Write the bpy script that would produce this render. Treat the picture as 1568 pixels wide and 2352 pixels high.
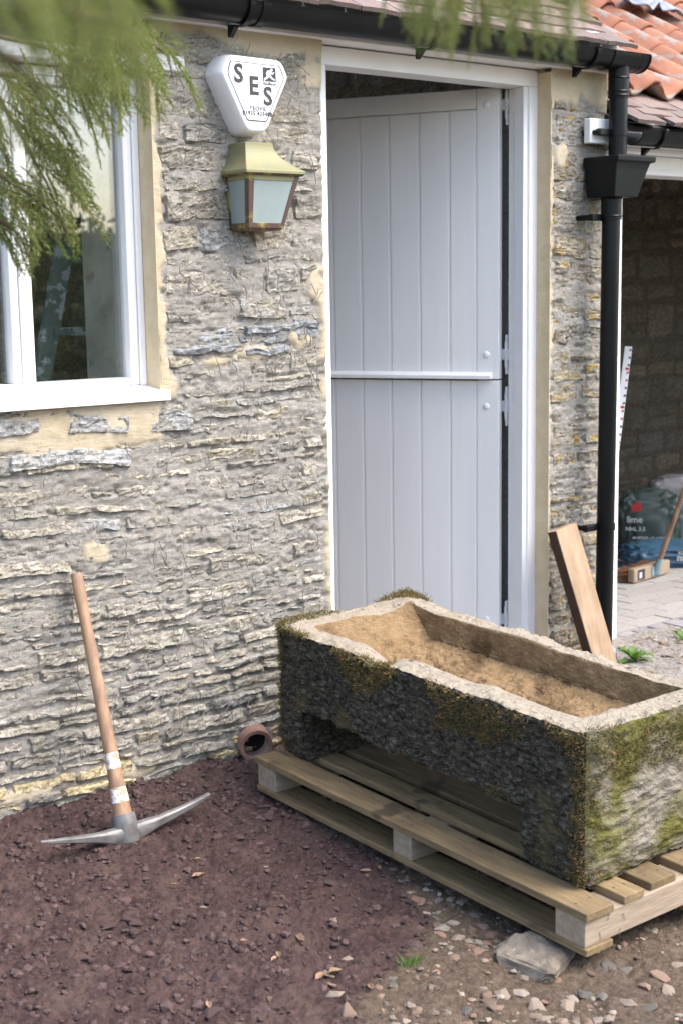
import bpy, bmesh, math, random
import numpy as np
from mathutils import Vector, Matrix

# ------------------------------------------------------------------ camera / light
scene = bpy.context.scene
for o in list(bpy.data.objects):
    bpy.data.objects.remove(o)
COL = scene.collection
R = math.radians
random.seed(7)
rng = np.random.default_rng(11)

CAM_POS = np.array([0.0, -3.6971, 1.519])
# rows: world X, Y, Z expressed in camera axes (right, down, forward)
AX = np.array([[0.7789, -0.1097, 0.6175], [-0.6269, -0.1110, 0.7711], [-0.0160, -0.9877, -0.1552]])
_u, _s, _v = np.linalg.svd(AX); AX = _u @ _v
FPX = 50.0 / 36.0 * 2352.0           # focal length in pixels of a 1568 x 2352 picture
cd = bpy.data.cameras.new('camera'); cam = bpy.data.objects.new('camera', cd); COL.objects.link(cam)
cd.sensor_fit = 'VERTICAL'; cd.sensor_height = 36.0; cd.lens = 50.0
cd.clip_start = 0.05; cd.clip_end = 500.0
mw = Matrix.Identity(4)
for i in range(3):
    mw[i][0] = AX[i][0]; mw[i][1] = -AX[i][1]; mw[i][2] = -AX[i][2]; mw[i][3] = CAM_POS[i]
cam.matrix_world = mw
cd.dof.use_dof = True; cd.dof.focus_distance = 4.15; cd.dof.aperture_fstop = 4.5
scene.camera = cam

SUN_DIR = Vector((0.32, -0.50, 0.82)).normalized()     # towards the sun
world = bpy.data.worlds.new('World'); scene.world = world; world.use_nodes = True
wn = world.node_tree.nodes; wl = world.node_tree.links
bg = wn['Background']; sky = wn.new('ShaderNodeTexSky'); sky.sky_type = 'NISHITA'; sky.sun_disc = False
sky.sun_elevation = math.asin(SUN_DIR.z); sky.sun_rotation = math.atan2(SUN_DIR.x, SUN_DIR.y)
sky.air_density = 1.0; sky.dust_density = 3.0; sky.ozone_density = 1.0
wl.new(sky.outputs[0], bg.inputs[0]); bg.inputs[1].default_value = 0.15
sd = bpy.data.lights.new('sun', 'SUN'); sun = bpy.data.objects.new('sun', sd); COL.objects.link(sun)
sd.energy = 1.0; sd.angle = R(45); sd.color = (1.0, 0.965, 0.92)
sun.rotation_euler = SUN_DIR.to_track_quat('Z', 'Y').to_euler()
sun.location = (3, -4, 8)
vs = scene.view_settings; vs.view_transform = 'Standard'; vs.look = 'None'; vs.gamma = 1.0; vs.exposure = 1.82
vs.use_curve_mapping = False
scene.render.engine = 'CYCLES'

# ------------------------------------------------------------------ pixel -> place helpers
def ray(x, y): return AX @ np.array([x - 784.0, y - 1176.0, FPX])
def on(ax, x, y, v):
    r = ray(x, y); return CAM_POS + r * ((v - CAM_POS[ax]) / r[ax])
def XP(x, y, v): return on(0, x, y, v)
def YP(x, y, v=0.0): return on(1, x, y, v)
def ZP(x, y, v=0.0): return on(2, x, y, v)
def DP(x, y, dist):
    r = ray(x, y); return CAM_POS + r / FPX * dist
def gz(x, y):
    t = np.clip((np.asarray(x) - 3.1) / 1.0, 0, 1); t = t * t * (3 - 2 * t)
    return 0.055 * np.minimum(y, 0) * (1 - .5 * t) + 0.075 * t
def GP(x, y):
    z = 0.0
    for _ in range(12):
        p = ZP(x, y, z); z = float(gz(p[0], p[1]))
    return p

# ------------------------------------------------------------------ noise
def _h(ix, iy, iz, s):
    n = (ix * 374761393 + iy * 668265263 + iz * 1274126177 + s * 974711) & 0x7fffffff
    n = ((n ^ (n >> 13)) * 1274126177) & 0x7fffffff
    n = ((n ^ (n >> 15)) * 668265263) & 0x7fffffff
    return ((n ^ (n >> 16)) & 0xffff) / 65535.0
def vn(p, s=0):
    p = np.asarray(p, float); f = np.floor(p); i = f.astype(np.int64); w = p - f; w = w * w * (3 - 2 * w)
    o = 0
    for a in (0, 1):
        for b in (0, 1):
            for c in (0, 1):
                o = o + _h(i[..., 0] + a, i[..., 1] + b, i[..., 2] + c, s) * \
                    (w[..., 0] if a else 1 - w[..., 0]) * (w[..., 1] if b else 1 - w[..., 1]) * (w[..., 2] if c else 1 - w[..., 2])
    return o * 2 - 1
def fbm(p, oc=3, s=0, g=.5):
    p = np.asarray(p, float); a = 1; t = 0; n = 0
    for k in range(oc):
        t = t + a * vn(p * 2.03 ** k, s + k * 17); n += a; a *= g
    return t / n
def v3(x, y, z): return np.stack(np.broadcast_arrays(x, y, z), -1).astype(float)
def sst(a, b, x):
    x = np.asarray(x, float)
    t = np.clip((x - a) / (b - a), 0, 1); return t * t * (3 - 2 * t)

# ------------------------------------------------------------------ materials
def nt(name):
    m = bpy.data.materials.new(name); m.use_nodes = True
    n = m.node_tree.nodes; l = m.node_tree.links; return m, n, l, n['Principled BSDF']
def N(n, t, **k):
    o = n.new(t)
    for a, b in k.items(): setattr(o, a, b)
    return o
def mixrgb(n, l, fac, a, b, bt='MIX'):
    x = n.new('ShaderNodeMix'); x.data_type = 'RGBA'; x.blend_type = bt
    for s, v in ((x.inputs[0], fac), (x.inputs[6], a), (x.inputs[7], b)):
        if hasattr(v, 'links'): l.new(v, s)
        elif isinstance(v, (int, float)): s.default_value = v
        else: s.default_value = (*v, 1)
    return x.outputs[2]
def ramp(n, l, src, a, b, ca=(0, 0, 0), cb=(1, 1, 1)):
    if a > b: a, b, ca, cb = b, a, cb, ca
    r = n.new('ShaderNodeValToRGB'); e = r.color_ramp.elements
    e[0].position = a; e[0].color = (*ca, 1); e[1].position = b; e[1].color = (*cb, 1)
    l.new(src, r.inputs[0]); return r.outputs[0]
def tex(n, l, kind='noise', scale=10, detail=5, rough=.6, stretch=(1, 1, 1), coord='Object', dist=0.0):
    tc = n.new('ShaderNodeTexCoord'); mp = n.new('ShaderNodeMapping'); mp.inputs[3].default_value = stretch
    l.new(tc.outputs[coord], mp.inputs[0])
    if kind == 'noise':
        t = n.new('ShaderNodeTexNoise'); t.inputs['Scale'].default_value = scale; t.inputs['Detail'].default_value = detail
        t.inputs['Roughness'].default_value = rough; t.inputs['Distortion'].default_value = dist; l.new(mp.outputs[0], t.inputs[0]); return t.outputs[0]
    t = n.new('ShaderNodeTexVoronoi'); t.inputs['Scale'].default_value = scale; l.new(mp.outputs[0], t.inputs[0]); return t.outputs[0]
def bump(n, l, b, h, strength, dist=.01, prev=None):
    x = n.new('ShaderNodeBump'); x.inputs['Strength'].default_value = strength; x.inputs['Distance'].default_value = dist
    l.new(h, x.inputs['Height'])
    if prev: l.new(prev, x.inputs['Normal'])
    l.new(x.outputs[0], b.inputs['Normal']); return x.outputs[0]
def mat(name, c1, c2=None, scale=12, rough=.7, bmp=0, bscale=80, metal=0, stretch=(1, 1, 1), spec=.5, rnd=0, lo=.35, hi=.65, dist=.004, attr=None, detail=6, speck=None):
    m, n, l, b = nt(name)
    c2 = c2 or tuple(x * .8 for x in c1)
    f = ramp(n, l, tex(n, l, 'noise', scale, detail, .6, stretch), lo, hi)
    c = mixrgb(n, l, f, c1, c2)
    if attr:
        a = N(n, 'ShaderNodeAttribute', attribute_name=attr); c = mixrgb(n, l, 1.0, a.outputs[0], c, 'MULTIPLY')
    if speck:
        sf = ramp(n, l, tex(n, l, 'noise', speck[0], 3, .6), speck[1], speck[1] + .06); c = mixrgb(n, l, sf, c, speck[2])
    if rnd:
        oi = n.new('ShaderNodeObjectInfo'); hs = n.new('ShaderNodeHueSaturation')
        mr = n.new('ShaderNodeMapRange'); mr.inputs[3].default_value = 1 - rnd; mr.inputs[4].default_value = 1 + rnd
        l.new(oi.outputs['Random'], mr.inputs[0]); l.new(mr.outputs[0], hs.inputs['Value']); l.new(c, hs.inputs['Color']); c = hs.outputs[0]
    l.new(c, b.inputs['Base Color']); b.inputs['Roughness'].default_value = rough; b.inputs['Metallic'].default_value = metal
    b.inputs['Specular IOR Level'].default_value = spec
    if bmp: bump(n, l, b, tex(n, l, 'noise', bscale, 6, .65, stretch), bmp, dist)
    return m

def stone_material(name, lichen=0.0, streak=True):
    m, n, l, b = nt(name)
    a = N(n, 'ShaderNodeAttribute', attribute_name='col').outputs[0]
    t1 = tex(n, l, 'noise', 38, 10, .8, (1, 1, 2.2)); t2 = tex(n, l, 'noise', 85, 5, .8); t3 = tex(n, l, 'noise', 9, 5, .6)
    c = mixrgb(n, l, 1.0, a, ramp(n, l, t1, .36, .64, (.46, .43, .40), (1.55, 1.53, 1.47)), 'MULTIPLY')
    c = mixrgb(n, l, 1.0, c, ramp(n, l, t2, .55, .64, (1, 1, 1), (1.55, 1.55, 1.5)), 'MULTIPLY')       # pale specks
    c = mixrgb(n, l, 1.0, c, ramp(n, l, t2, .44, .36, (1, 1, 1), (.38, .36, .34)), 'MULTIPLY')      # dark pits
    c = mixrgb(n, l, 1.0, c, ramp(n, l, t3, .54, .72, (1, 1, 1), (1.02, .96, .78)), 'MULTIPLY')   # ochre bloom
    if lichen:
        t4 = tex(n, l, 'noise', 22, 4, .6); c = mixrgb(n, l, ramp(n, l, t4, .565, .63, (0, 0, 0), (lichen,) * 3), c, (.40, .27, .075))
        t5 = tex(n, l, 'noise', 31, 4, .6, (1, 1.3, .8)); c = mixrgb(n, l, ramp(n, l, t5, .62, .67, (0, 0, 0), (lichen,) * 3), c, (.52, .51, .46))
    l.new(c, b.inputs['Base Color']); b.inputs['Roughness'].default_value = .92; b.inputs['Specular IOR Level'].default_value = .25
    p = bump(n, l, b, t1, .9, .012); bump(n, l, b, t2, .5, .004, p)
    return m
def mortar_material():
    m, n, l, b = nt('mortar')
    a = N(n, 'ShaderNodeAttribute', attribute_name='lime').outputs['Fac']
    t1 = tex(n, l, 'noise', 45, 10, .8, (.6, 1, 2.6)); t2 = tex(n, l, 'noise', 95, 5, .8); t3 = tex(n, l, 'noise', 7, 5, .6)
    g = mixrgb(n, l, ramp(n, l, t1, .32, .7), (.225, .205, .175), (.43, .405, .355))
    g = mixrgb(n, l, ramp(n, l, t2, .57, .66), g, (.52, .50, .45)); g = mixrgb(n, l, ramp(n, l, t2, .43, .35), g, (.13, .118, .105))
    k = mixrgb(n, l, ramp(n, l, t3, .35, .65), (.53, .435, .285), (.58, .505, .375))
    k = mixrgb(n, l, ramp(n, l, t2, .40, .30), k, (.33, .25, .14))
    l.new(mixrgb(n, l, a, g, k), b.inputs['Base Color']); b.inputs['Roughness'].default_value = .95; b.inputs['Specular IOR Level'].default_value = .2
    p = bump(n, l, b, t1, .7, .010); bump(n, l, b, t2, .55, .004, p)
    return m
M = {}
M['stone'] = stone_material('wall_stone'); M['pierstone'] = stone_material('lichened_stone', .9); M['mortar'] = mortar_material()
M['white'] = mat('white_paint', (.83, .825, .81), (.79, .79, .78), 6, .42, .06, 60)
M['doorpaint'] = mat('pale_grey_paint', (.81, .80, .785), (.725, .72, .71), 4, .42, .25, 26, stretch=(1, 1, .10), speck=(90, .765, (.35, .33, .3)))
M['upvc'] = mat('white_plastic', (.80, .80, .80), (.78, .785, .79), 4, .3)
M['black'] = mat('black_plastic', (.004, .0045, .005), (.007, .0075, .008), 8, .32, .05, 40, spec=.22)
M['hopper'] = mat('black_green_plastic', (.004, .0065, .006), (.007, .009, .0085), 8, .45, .1, 60, spec=.2)
M['ink'] = mat('black_print', (.035, .03, .032), None, 8, .5)
M['brass'] = mat('weathered_brass', (.25, .222, .105), (.19, .20, .115), 16, .55, .15, 60, metal=.15, speck=(30, .70, (.16, .21, .19)))
M['brown'] = mat('brown_metal', (.10, .062, .048), (.30, .25, .06), 14, .5, .2, 60, metal=.2, lo=.52, hi=.62)
M['frost'] = mat('frosted_glass', (.30, .355, .345), (.24, .29, .28), 5, .35)
M['plaster'] = mat('old_plaster', (.72, .67, .55), (.50, .45, .36), 7, .9, .5, 40, speck=(12, .60, (.40, .36, .30)))
M['tile'] = mat('clay_plain_tile', (.20, .125, .10), (.19, .155, .135), 14, .85, .5, 70, rnd=.25, speck=(60, .66, (.36, .33, .30)))
M['pantile'] = mat('clay_pantile', (.36, .15, .085), (.26, .115, .07), 9, .85, .5, 60, rnd=.22, speck=(8, .54, (.27, .215, .18)))
M['lead'] = mat('grey_felt', (.24, .26, .30), (.17, .19, .23), 8, .6, .4, 20)
M['wood'] = mat('planed_timber', (.40, .285, .18), (.28, .185, .11), 7, .75, .35, 14, stretch=(4, 4, .5), dist=.003)
M['woodside'] = M['wood']
M['palletY'] = mat('pallet_board', (.24, .17, .082), (.14, .095, .046), 9, .85, .5, 16, stretch=(7, .8, 7), rnd=.2, speck=(5, .60, (.085, .058, .03)))
M['palletX'] = mat('pallet_bearer', (.36, .285, .205), (.26, .20, .14), 9, .85, .5, 16, stretch=(.8, 7, 7), rnd=.08)
M['ash'] = mat('worn_ash_handle', (.40, .24, .135), (.22, .135, .085), 8, .6, .25, 18, stretch=(5, 5, .5))
M['chalk'] = mat('white_paint_band', (.72, .71, .68), (.45, .30, .2), 45, .8, .2, lo=.47, hi=.54)
M['steel'] = mat('worn_steel', (.24, .235, .23), (.12, .112, .105), 18, .5, .25, 60, metal=.3, speck=(40, .7, (.2, .13, .09)))
M['clay'] = mat('terracotta_pipe', (.26, .115, .08), (.33, .24, .19), 14, .85, .5, 50)
M['ivy'] = mat('dry_ivy_root', (.36, .32, .27), (.22, .19, .16), 30, .95)
M['galv'] = mat('painted_hinge', (.62, .64, .66), None, 20, .5)
M['dark'] = mat('dark_soffit', (.06, .05, .045), None, 10, .95)
M['foot'] = mat('grey_drain_collar', (.35, .37, .4), None, 20, .6)

# ------------------------------------------------------------------ mesh helpers
def mesh(name, V, F, m=None, parent=None, smooth=False, attrs=None):
    me = bpy.data.meshes.new(name); me.from_pydata([tuple(map(float, v)) for v in V] if not isinstance(V, np.ndarray) else V.tolist(), [], F if not isinstance(F, np.ndarray) else F.tolist())
    if m is not None: me.materials.append(M[m] if isinstance(m, str) else m)
    if smooth: me.polygons.foreach_set('use_smooth', [True] * len(me.polygons))
    if attrs:
        for k, a in attrs.items():
            a = np.asarray(a, np.float32)
            if a.ndim == 2:
                at = me.color_attributes.new(k, 'FLOAT_COLOR', 'POINT'); at.data.foreach_set('color', np.concatenate([a, np.ones((len(a), 1), np.float32)], 1).ravel())
            else:
                at = me.attributes.new(k, 'FLOAT', 'POINT'); at.data.foreach_set('value', a)
    me.update(); o = bpy.data.objects.new(name, me); COL.objects.link(o)
    if parent is not None: setp(o, parent)
    return o
def setp(o, parent):
    o.parent = parent
    o.matrix_parent_inverse = PW[parent.name].inverted() if parent.name in PW else Matrix.Identity(4)
PW = {}
def empty(name, loc, label, cat, group=None):
    o = bpy.data.objects.new(name, None); o.empty_display_size = .1; o.location = loc; COL.objects.link(o)
    PW[o.name] = Matrix.Translation(Vector(loc)); tag(o, label, cat, group); return o
def tag(o, label, cat, group=None, kind=None):
    if label: o['label'] = label
    if cat: o['category'] = cat
    if group: o['group'] = group
    if kind: o['kind'] = kind
    return o
class MB:
    def __init__(s): s.v = []; s.f = []
    def add(s, V, F):
        k = len(s.v); s.v += [tuple(map(float, p)) for p in V]; s.f += [[i + k for i in q] for q in F]; return s
    def box(s, x0, x1, y0, y1, z0, z1):
        return s.add([(x0, y0, z0), (x1, y0, z0), (x1, y1, z0), (x0, y1, z0), (x0, y0, z1), (x1, y0, z1), (x1, y1, z1), (x0, y1, z1)],
                     [(0, 3, 2, 1), (4, 5, 6, 7), (0, 1, 5, 4), (1, 2, 6, 5), (2, 3, 7, 6), (3, 0, 4, 7)])
    def obox(s, c, ax, ay, az, hx, hy, hz):
        c = np.array(c, float); ax, ay, az = [np.array(q, float) for q in (ax, ay, az)]
        V = [c + ax * hx * i + ay * hy * j + az * hz * k for k in (-1, 1) for j in (-1, 1) for i in (-1, 1)]
        return s.add(V, [(0, 2, 3, 1), (4, 5, 7, 6), (0, 1, 5, 4), (1, 3, 7, 5), (3, 2, 6, 7), (2, 0, 4, 6)])
    def tube(s, path, rad, n=12, cap=True):
        P = np.array(path, float); m = len(P); rad = np.broadcast_to(rad, (m,)); k = len(s.v)
        T = np.gradient(P, axis=0); T /= np.linalg.norm(T, axis=1)[:, None] + 1e-12
        up = np.array([0, 0, 1.]) if abs(T[0][2]) < .9 else np.array([1., 0, 0])
        A = np.cross(T[0], up); A /= np.linalg.norm(A)
        V = []
        for i in range(m):
            A = A - T[i] * (A @ T[i]); A /= np.linalg.norm(A); B = np.cross(T[i], A)
            for j in range(n):
                a = 2 * math.pi * j / n; V.append(P[i] + rad[i] * (math.cos(a) * A + math.sin(a) * B))
        F = [(i * n + j, i * n + (j + 1) % n, (i + 1) * n + (j + 1) % n, (i + 1) * n + j) for i in range(m - 1) for j in range(n)]
        if cap: F += [tuple(range(n - 1, -1, -1)), tuple((m - 1) * n + j for j in range(n))]
        return s.add(V, F)
    def extr(s, prof, x0, x1, axis=0):
        """closed profile (y,z) pulled along x (axis 0)"""
        n = len(prof); V = [(x0, a, b) for a, b in prof] + [(x1, a, b) for a, b in prof]
        F = [(i, (i + 1) % n, (i + 1) % n + n, i + n) for i in range(n)] + [tuple(range(n - 1, -1, -1)), tuple(range(n, 2 * n))]
        return s.add(V, F)
    def build(s, name, m, parent=None, smooth=False, bevel=0, seg=1):
        o = mesh(name, s.v, s.f, m, parent, smooth)
        if bevel:
            b = bmesh.new(); b.from_mesh(o.data)
            bmesh.ops.recalc_face_normals(b, faces=b.faces)
            bmesh.ops.bevel(b, geom=b.edges[:], offset=bevel, segments=seg, affect='EDGES', profile=.6)
            b.to_mesh(o.data); b.free()
        elif smooth:
            b = bmesh.new(); b.from_mesh(o.data); bmesh.ops.recalc_face_normals(b, faces=b.faces); b.to_mesh(o.data); b.free()
            md = o.modifiers.new('es', 'EDGE_SPLIT'); md.split_angle = R(38)
        return o
def box(name, x0, x1, y0, y1, z0, z1, m, parent, bevel=.002):
    return MB().box(x0, x1, y0, y1, z0, z1).build(name, m, parent, bevel=bevel)
def text(body, size, origin, ux, uy, m, parent, name='lettering', bold=0.0, align='CENTER', space=1.0, sx=1.0):
    cu = bpy.data.curves.new('t', 'FONT'); cu.body = body; cu.size = size; cu.offset = bold; cu.extrude = .0003
    cu.align_x = align; cu.space_character = space; cu.resolution_u = 3
    o = bpy.data.objects.new('t', cu); COL.objects.link(o); dg = bpy.context.evaluated_depsgraph_get()
    me = bpy.data.meshes.new_from_object(o.evaluated_get(dg)); bpy.data.objects.remove(o); bpy.data.curves.remove(cu)
    ux = Vector(ux).normalized(); uy = Vector(uy).normalized(); w = ux.cross(uy)
    mm = Matrix(((ux.x * sx, uy.x, w.x, origin[0]), (ux.y * sx, uy.y, w.y, origin[1]), (ux.z * sx, uy.z, w.z, origin[2]), (0, 0, 0, 1)))
    me.transform(mm); me.materials.clear(); me.materials.append(M[m]); me.name = name
    r = bpy.data.objects.new(name, me); COL.objects.link(r); setp(r, parent); return r

ICO_V, ICO_F = None, None
def ico(sub=1):
    b = bmesh.new(); bmesh.ops.create_icosphere(b, subdivisions=sub, radius=1.0)
    V = np.array([v.co[:] for v in b.verts]); F = np.array([[v.index for v in f.verts] for f in b.faces]); b.free(); return V, F
ICO_V, ICO_F = ico(1); ICO2_V, ICO2_F = ico(2); ICO3_V, ICO3_F = ico(3); ICO4_V, ICO4_F = ico(5)
def rotm(n):
    q = rng.normal(size=(n, 4)); q /= np.linalg.norm(q, axis=1)[:, None]; w, x, y, z = q.T
    return np.stack([np.stack([1 - 2 * (y * y + z * z), 2 * (x * y - z * w), 2 * (x * z + y * w)], -1), np.stack([2 * (x * y + z * w), 1 - 2 * (x * x + z * z), 2 * (y * z - x * w)], -1), np.stack([2 * (x * z - y * w), 2 * (y * z + x * w), 1 - 2 * (x * x + y * y)], -1)], 1)
def pebbles(P, S, flat=.6):
    """many lumps in one vertex array: positions P, sizes S"""
    n = len(P); J = ICO_V[None] * (1 + rng.uniform(-.32, .32, (n, 12, 1))) * rng.uniform(.6, 1.1, (n, 1, 3))
    J = np.einsum('nij,nkj->nki', rotm(n), J); J[..., 2] *= flat
    V = P[:, None] + J * S[:, None, None]; F = (ICO_F[None] + (np.arange(n) * 12)[:, None, None]).reshape(-1, 3)
    return V.reshape(-1, 3), F
def lump(seed, dims, rough=.25, sub=3, freq=1.6):
    """an angular broken stone: hull of random points, subdivided and roughened"""
    r = np.random.default_rng(seed); b = bmesh.new(); n = 13 if sub == 2 else 16
    for _ in range(n):
        v = r.normal(size=3); v /= np.linalg.norm(v); v *= r.uniform(.8, 1.05); b.verts.new(v)
    res = bmesh.ops.convex_hull(b, input=b.verts[:]); bmesh.ops.delete(b, geom=[v for v in b.verts if not v.link_faces], context='VERTS')
    bmesh.ops.triangulate(b, faces=b.faces[:])
    if sub == 3:
        bmesh.ops.bevel(b, geom=b.edges[:], offset=.06, segments=1, affect='EDGES'); bmesh.ops.triangulate(b, faces=b.faces[:])
        bmesh.ops.subdivide_edges(b, edges=b.edges[:], cuts=5, use_grid_fill=True); bmesh.ops.triangulate(b, faces=b.faces[:])
    else: bmesh.ops.bevel(b, geom=b.edges[:], offset=.05, segments=1, affect='EDGES'); bmesh.ops.triangulate(b, faces=b.faces[:])
    b.verts.index_update(); W = np.array([v.co[:] for v in b.verts]); F = np.array([[v.index for v in f.verts] for f in b.faces]); b.free()
    if sub == 3: W = W * (1 + fbm(W * freq * 2 + seed * 3.1, 4, seed % 97, .6) * rough * .4)[:, None]
    return W * np.array(dims), F

# ================================================================== STONE WALL
PAL = [((.36, .34, .295), 6), ((.385, .36, .305), 4), ((.335, .325, .30), 3), ((.30, .285, .255), 2), ((.44, .405, .325), 1.2), ((.35, .36, .365), .7)]
def pick(pal, r):
    w = np.array([b for _, b in pal]); return np.array(pal[r.choice(len(pal), p=w / w.sum())][0]) * r.uniform(.9, 1.1)
def wallbulge(x, z): return .010 * fbm(v3(x * 1.3, 0 * x + 3, z * 1.6), 2, 5)
def wav(x, z): return .016 * vn(v3(x * 1.7, 0 * x, z * 1.1), 9) + .007 * vn(v3(x * 6, 0 * x, z * 3), 19)
def stone_patch(x0, x1, z0, z1, r, res=.010, proud=.018):
    nx = max(5, int((x1 - x0) / res)); nz = max(5, int((z1 - z0) / (res * .8)))
    U, W = np.meshgrid(np.linspace(0, 1, nx), np.linspace(0, 1, nz), indexing='ij')
    x = x0 + (x1 - x0) * U; z = z0 + (z1 - z0) * W
    taper = r.uniform(-.18, .18); z = z + (z1 - z0) * taper * (U - .5) * (W - .5) * 2
    sd = r.uniform(0, 90)
    jx = .010 * fbm(v3(x * 22 + sd, z * 30, 0 * x), 2, 3); jz = .008 * fbm(v3(x * 22 + sd, z * 30 + 40, 0 * x), 2, 4)
    e = np.minimum(np.minimum(U, 1 - U) * (x1 - x0), np.minimum(W, 1 - W) * (z1 - z0)) + .004 * fbm(v3(x * 50, z * 50, sd + 0 * x), 2, 8)
    rise = sst(-.002, .0055, e)
    tilt = r.uniform(-1, 1) * .006; fq = r.uniform(34, 75)
    layer = fbm(v3(x * 9 + sd, z * 52 + sd, 0 * x), 4, 11, .62); rock = fbm(v3(x * 26, z * 34, sd + 0 * x), 5, 21, .68)
    fac = np.abs(fbm(v3(x * 13 + 5, z * 26, sd + 0 * x), 4, 31, .6))
    sawq = (z + .35 * (z1 - z0) * (U - .5) * taper) * fq + 1.5 * fbm(v3(x * 7 + sd, z * 12, 0 * x), 3, 33); saw = sawq - np.floor(sawq)
    sharp = .55 + .45 * vn(v3(x * 6 + sd, z * 6, 0 * x), 35)
    h = -.011 + rise * (.011 + proud + tilt * (W - .5) * 2 + .0055 * layer + .0105 * rock - .008 * fac + .0062 * (saw - .5) * sharp + r.normal(0, .0012, x.shape))
    V = v3(x + jx, -h, z + jz + wav(x, z)); V[..., 1] -= wallbulge(V[..., 0], V[..., 2])
    idx = np.arange(nx * nz).reshape(nx, nz)
    F = np.stack([idx[:-1, :-1], idx[1:, :-1], idx[1:, 1:], idx[:-1, 1:]], -1).reshape(-1, 4)
    return V.reshape(-1, 3), F
def courses(z0, z1, spans, r, hmin=.028, hmax=.068, lmin=.08, lmax=.33, gap=.008):
    """spans(zlo,zhi) -> list of x intervals"""
    out = []; z = z0
    while z < z1 - .02:
        up_ = 1.0 + .40 * float(sst(.7, 1.2, z)); h = r.uniform(hmin, hmax) * up_; zt = min(z + h, z1)
        if z1 - zt < .03: zt = z1
        for a, b in spans(z, zt):
            x = a
            while x < b - .02:
                w = r.uniform(lmin, lmax) * (1.0 if h < .06 else .8); xe = x + w
                if b - xe < .06: xe = b
                hh = zt - z
                if hh > .055 and r.random() < .22:          # two thin stones stacked
                    k = r.uniform(.4, .6) * hh
                    out.append((x, xe - gap, z + .003, z + k - .004)); out.append((x, xe - gap, z + k + .004, zt - gap))
                else:
                    out.append((x, xe - gap * r.uniform(.6, 1.6), z + r.uniform(0, .004), zt - gap * r.uniform(.5, 1.3)))
                x = xe
        z = zt
    return out

WX0 = 0.85; WX_WIN = 2.262; DL = 2.903; DR = 3.956; PX1 = 4.262; WTOP = 2.36; SILLZ = 1.195
house = empty('stone_outbuilding', (2.6, .2, 0), 'old rubble stone outbuilding with white stable door, white window and tiled eaves', 'building')

# --- mortar bed: one dense uneven sheet
def lime_mask(x, z):
    n1 = fbm(v3(x * 14, 0 * x, z * 14), 3, 41); n2 = fbm(v3(x * 34, 0 * x, z * 34), 2, 43); w = n1 * .026 + n2 * .010
    m = np.zeros_like(x)
    m = np.maximum(m, ((x < WX_WIN + .030 + w) & (z > SILLZ)) * 1.0)
    m = np.maximum(m, ((x < 2.315 + w) & (z > SILLZ) & (z < 1.275 + w)) * 1.0)
    low = 1.085 + .03 * np.sin(x * 5.2) - .02 * (x < 1.95)
    m = np.maximum(m, ((x < 2.255 + w * 2) & (z < SILLZ + .01) & (z > low + w * 1.3)) * 1.0)
    m = np.maximum(m, ((x > DL - .006 + w * 1.3 - .02 * (np.abs(z - 1.42) < .13) - .012 * (z < .75)) & (x < DL + .1)) * 1.0)
    m = np.maximum(m, ((z > 2.262 + w * 1.2 - .02 * sst(2.75, 2.95, x)) & (x < DL + .1)) * 1.0)
    m = np.maximum(m, ((x < DR + .013 + w * .8) & (x > 3.4)) * 1.0)
    m = np.maximum(m, ((x > 3.4) & (z > 2.175 + w * 1.6)) * 1.0)
    for cx, cz, rx, rz in ((2.62, 1.325, .07, .02), (2.46, 1.30, .05, .014), (2.02, .755, .035, .035), (2.80, 1.36, .06, .03), (2.87, 1.55, .03, .05), (2.85, 2.2, .06, .05), (4.02, 1.98, .03, .05), (2.72, 2.26, .12, .03), (1.75, .07, .1, .02), (2.15, .06, .09, .02)):
        m = np.maximum(m, (((x - cx) / rx) ** 2 + ((z - cz) / rz) ** 2 + n1 * 1.2 + n2 < 1) * 1.0)
    return m
def mortar_sheet(name, x0, x1, z0, z1, res, parent, hole=None):
    nx = int((x1 - x0) / res) + 1; nz = int((z1 - z0) / res) + 1
    X, Z = np.meshgrid(np.linspace(x0, x1, nx), np.linspace(z0, z1, nz), indexing='ij')
    lm = lime_mask(X, Z)
    for _ in range(2): lm[1:-1, 1:-1] = (lm[1:-1, 1:-1] * 2 + lm[:-2, 1:-1] + lm[2:, 1:-1] + lm[1:-1, :-2] + lm[1:-1, 2:]) / 6
    rough = fbm(v3(X * 9, 0 * X, Z * 46), 4, 61, .6) * .0050 + fbm(v3(X * 60, 0 * X, Z * 75), 3, 71, .6) * .0042 + fbm(v3(X * 5, 0 * X, Z * 9), 2, 75) * .005
    smooth = fbm(v3(X * 40, 0 * X, Z * 40), 4, 81, .65) * .0035 + fbm(v3(X * 8, 0 * X, Z * 8), 2, 85) * .004
    sq = Z * 62 + 2.2 * fbm(v3(X * 4, 0 * X, Z * 10), 3, 66); saw = (sq - np.floor(sq) - .5) * (.5 + .5 * vn(v3(X * 5, 0 * X, Z * 5), 68))
    pit = sst(.12, .42, fbm(v3(X * 16, 0 * X, Z * 42), 3, 69, .6))
    h = (1 - lm) * (.0056 + rough * 1.2 + .0048 * saw - .010 * pit) + lm * (.0115 + smooth)
    Y = -h - wallbulge(X, Z)
    V = v3(X, Y, Z).reshape(-1, 3); idx = np.arange(nx * nz).reshape(nx, nz)
    F = np.stack([idx[:-1, :-1], idx[1:, :-1], idx[1:, 1:], idx[:-1, 1:]], -1).reshape(-1, 4)
    if hole is not None:
        c = V[F].mean(1); F = F[~hole(c[:, 0], c[:, 2])]
    used = np.unique(F); mp = np.full(len(V), -1); mp[used] = np.arange(len(used))
    return mesh(name, V[used], mp[F], 'mortar', parent, True, {'lime': lm.reshape(-1)[used]})
hole = lambda x, z: ((x < WX_WIN) & (z > SILLZ)) | ((x > DL) & (x < DR))
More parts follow.
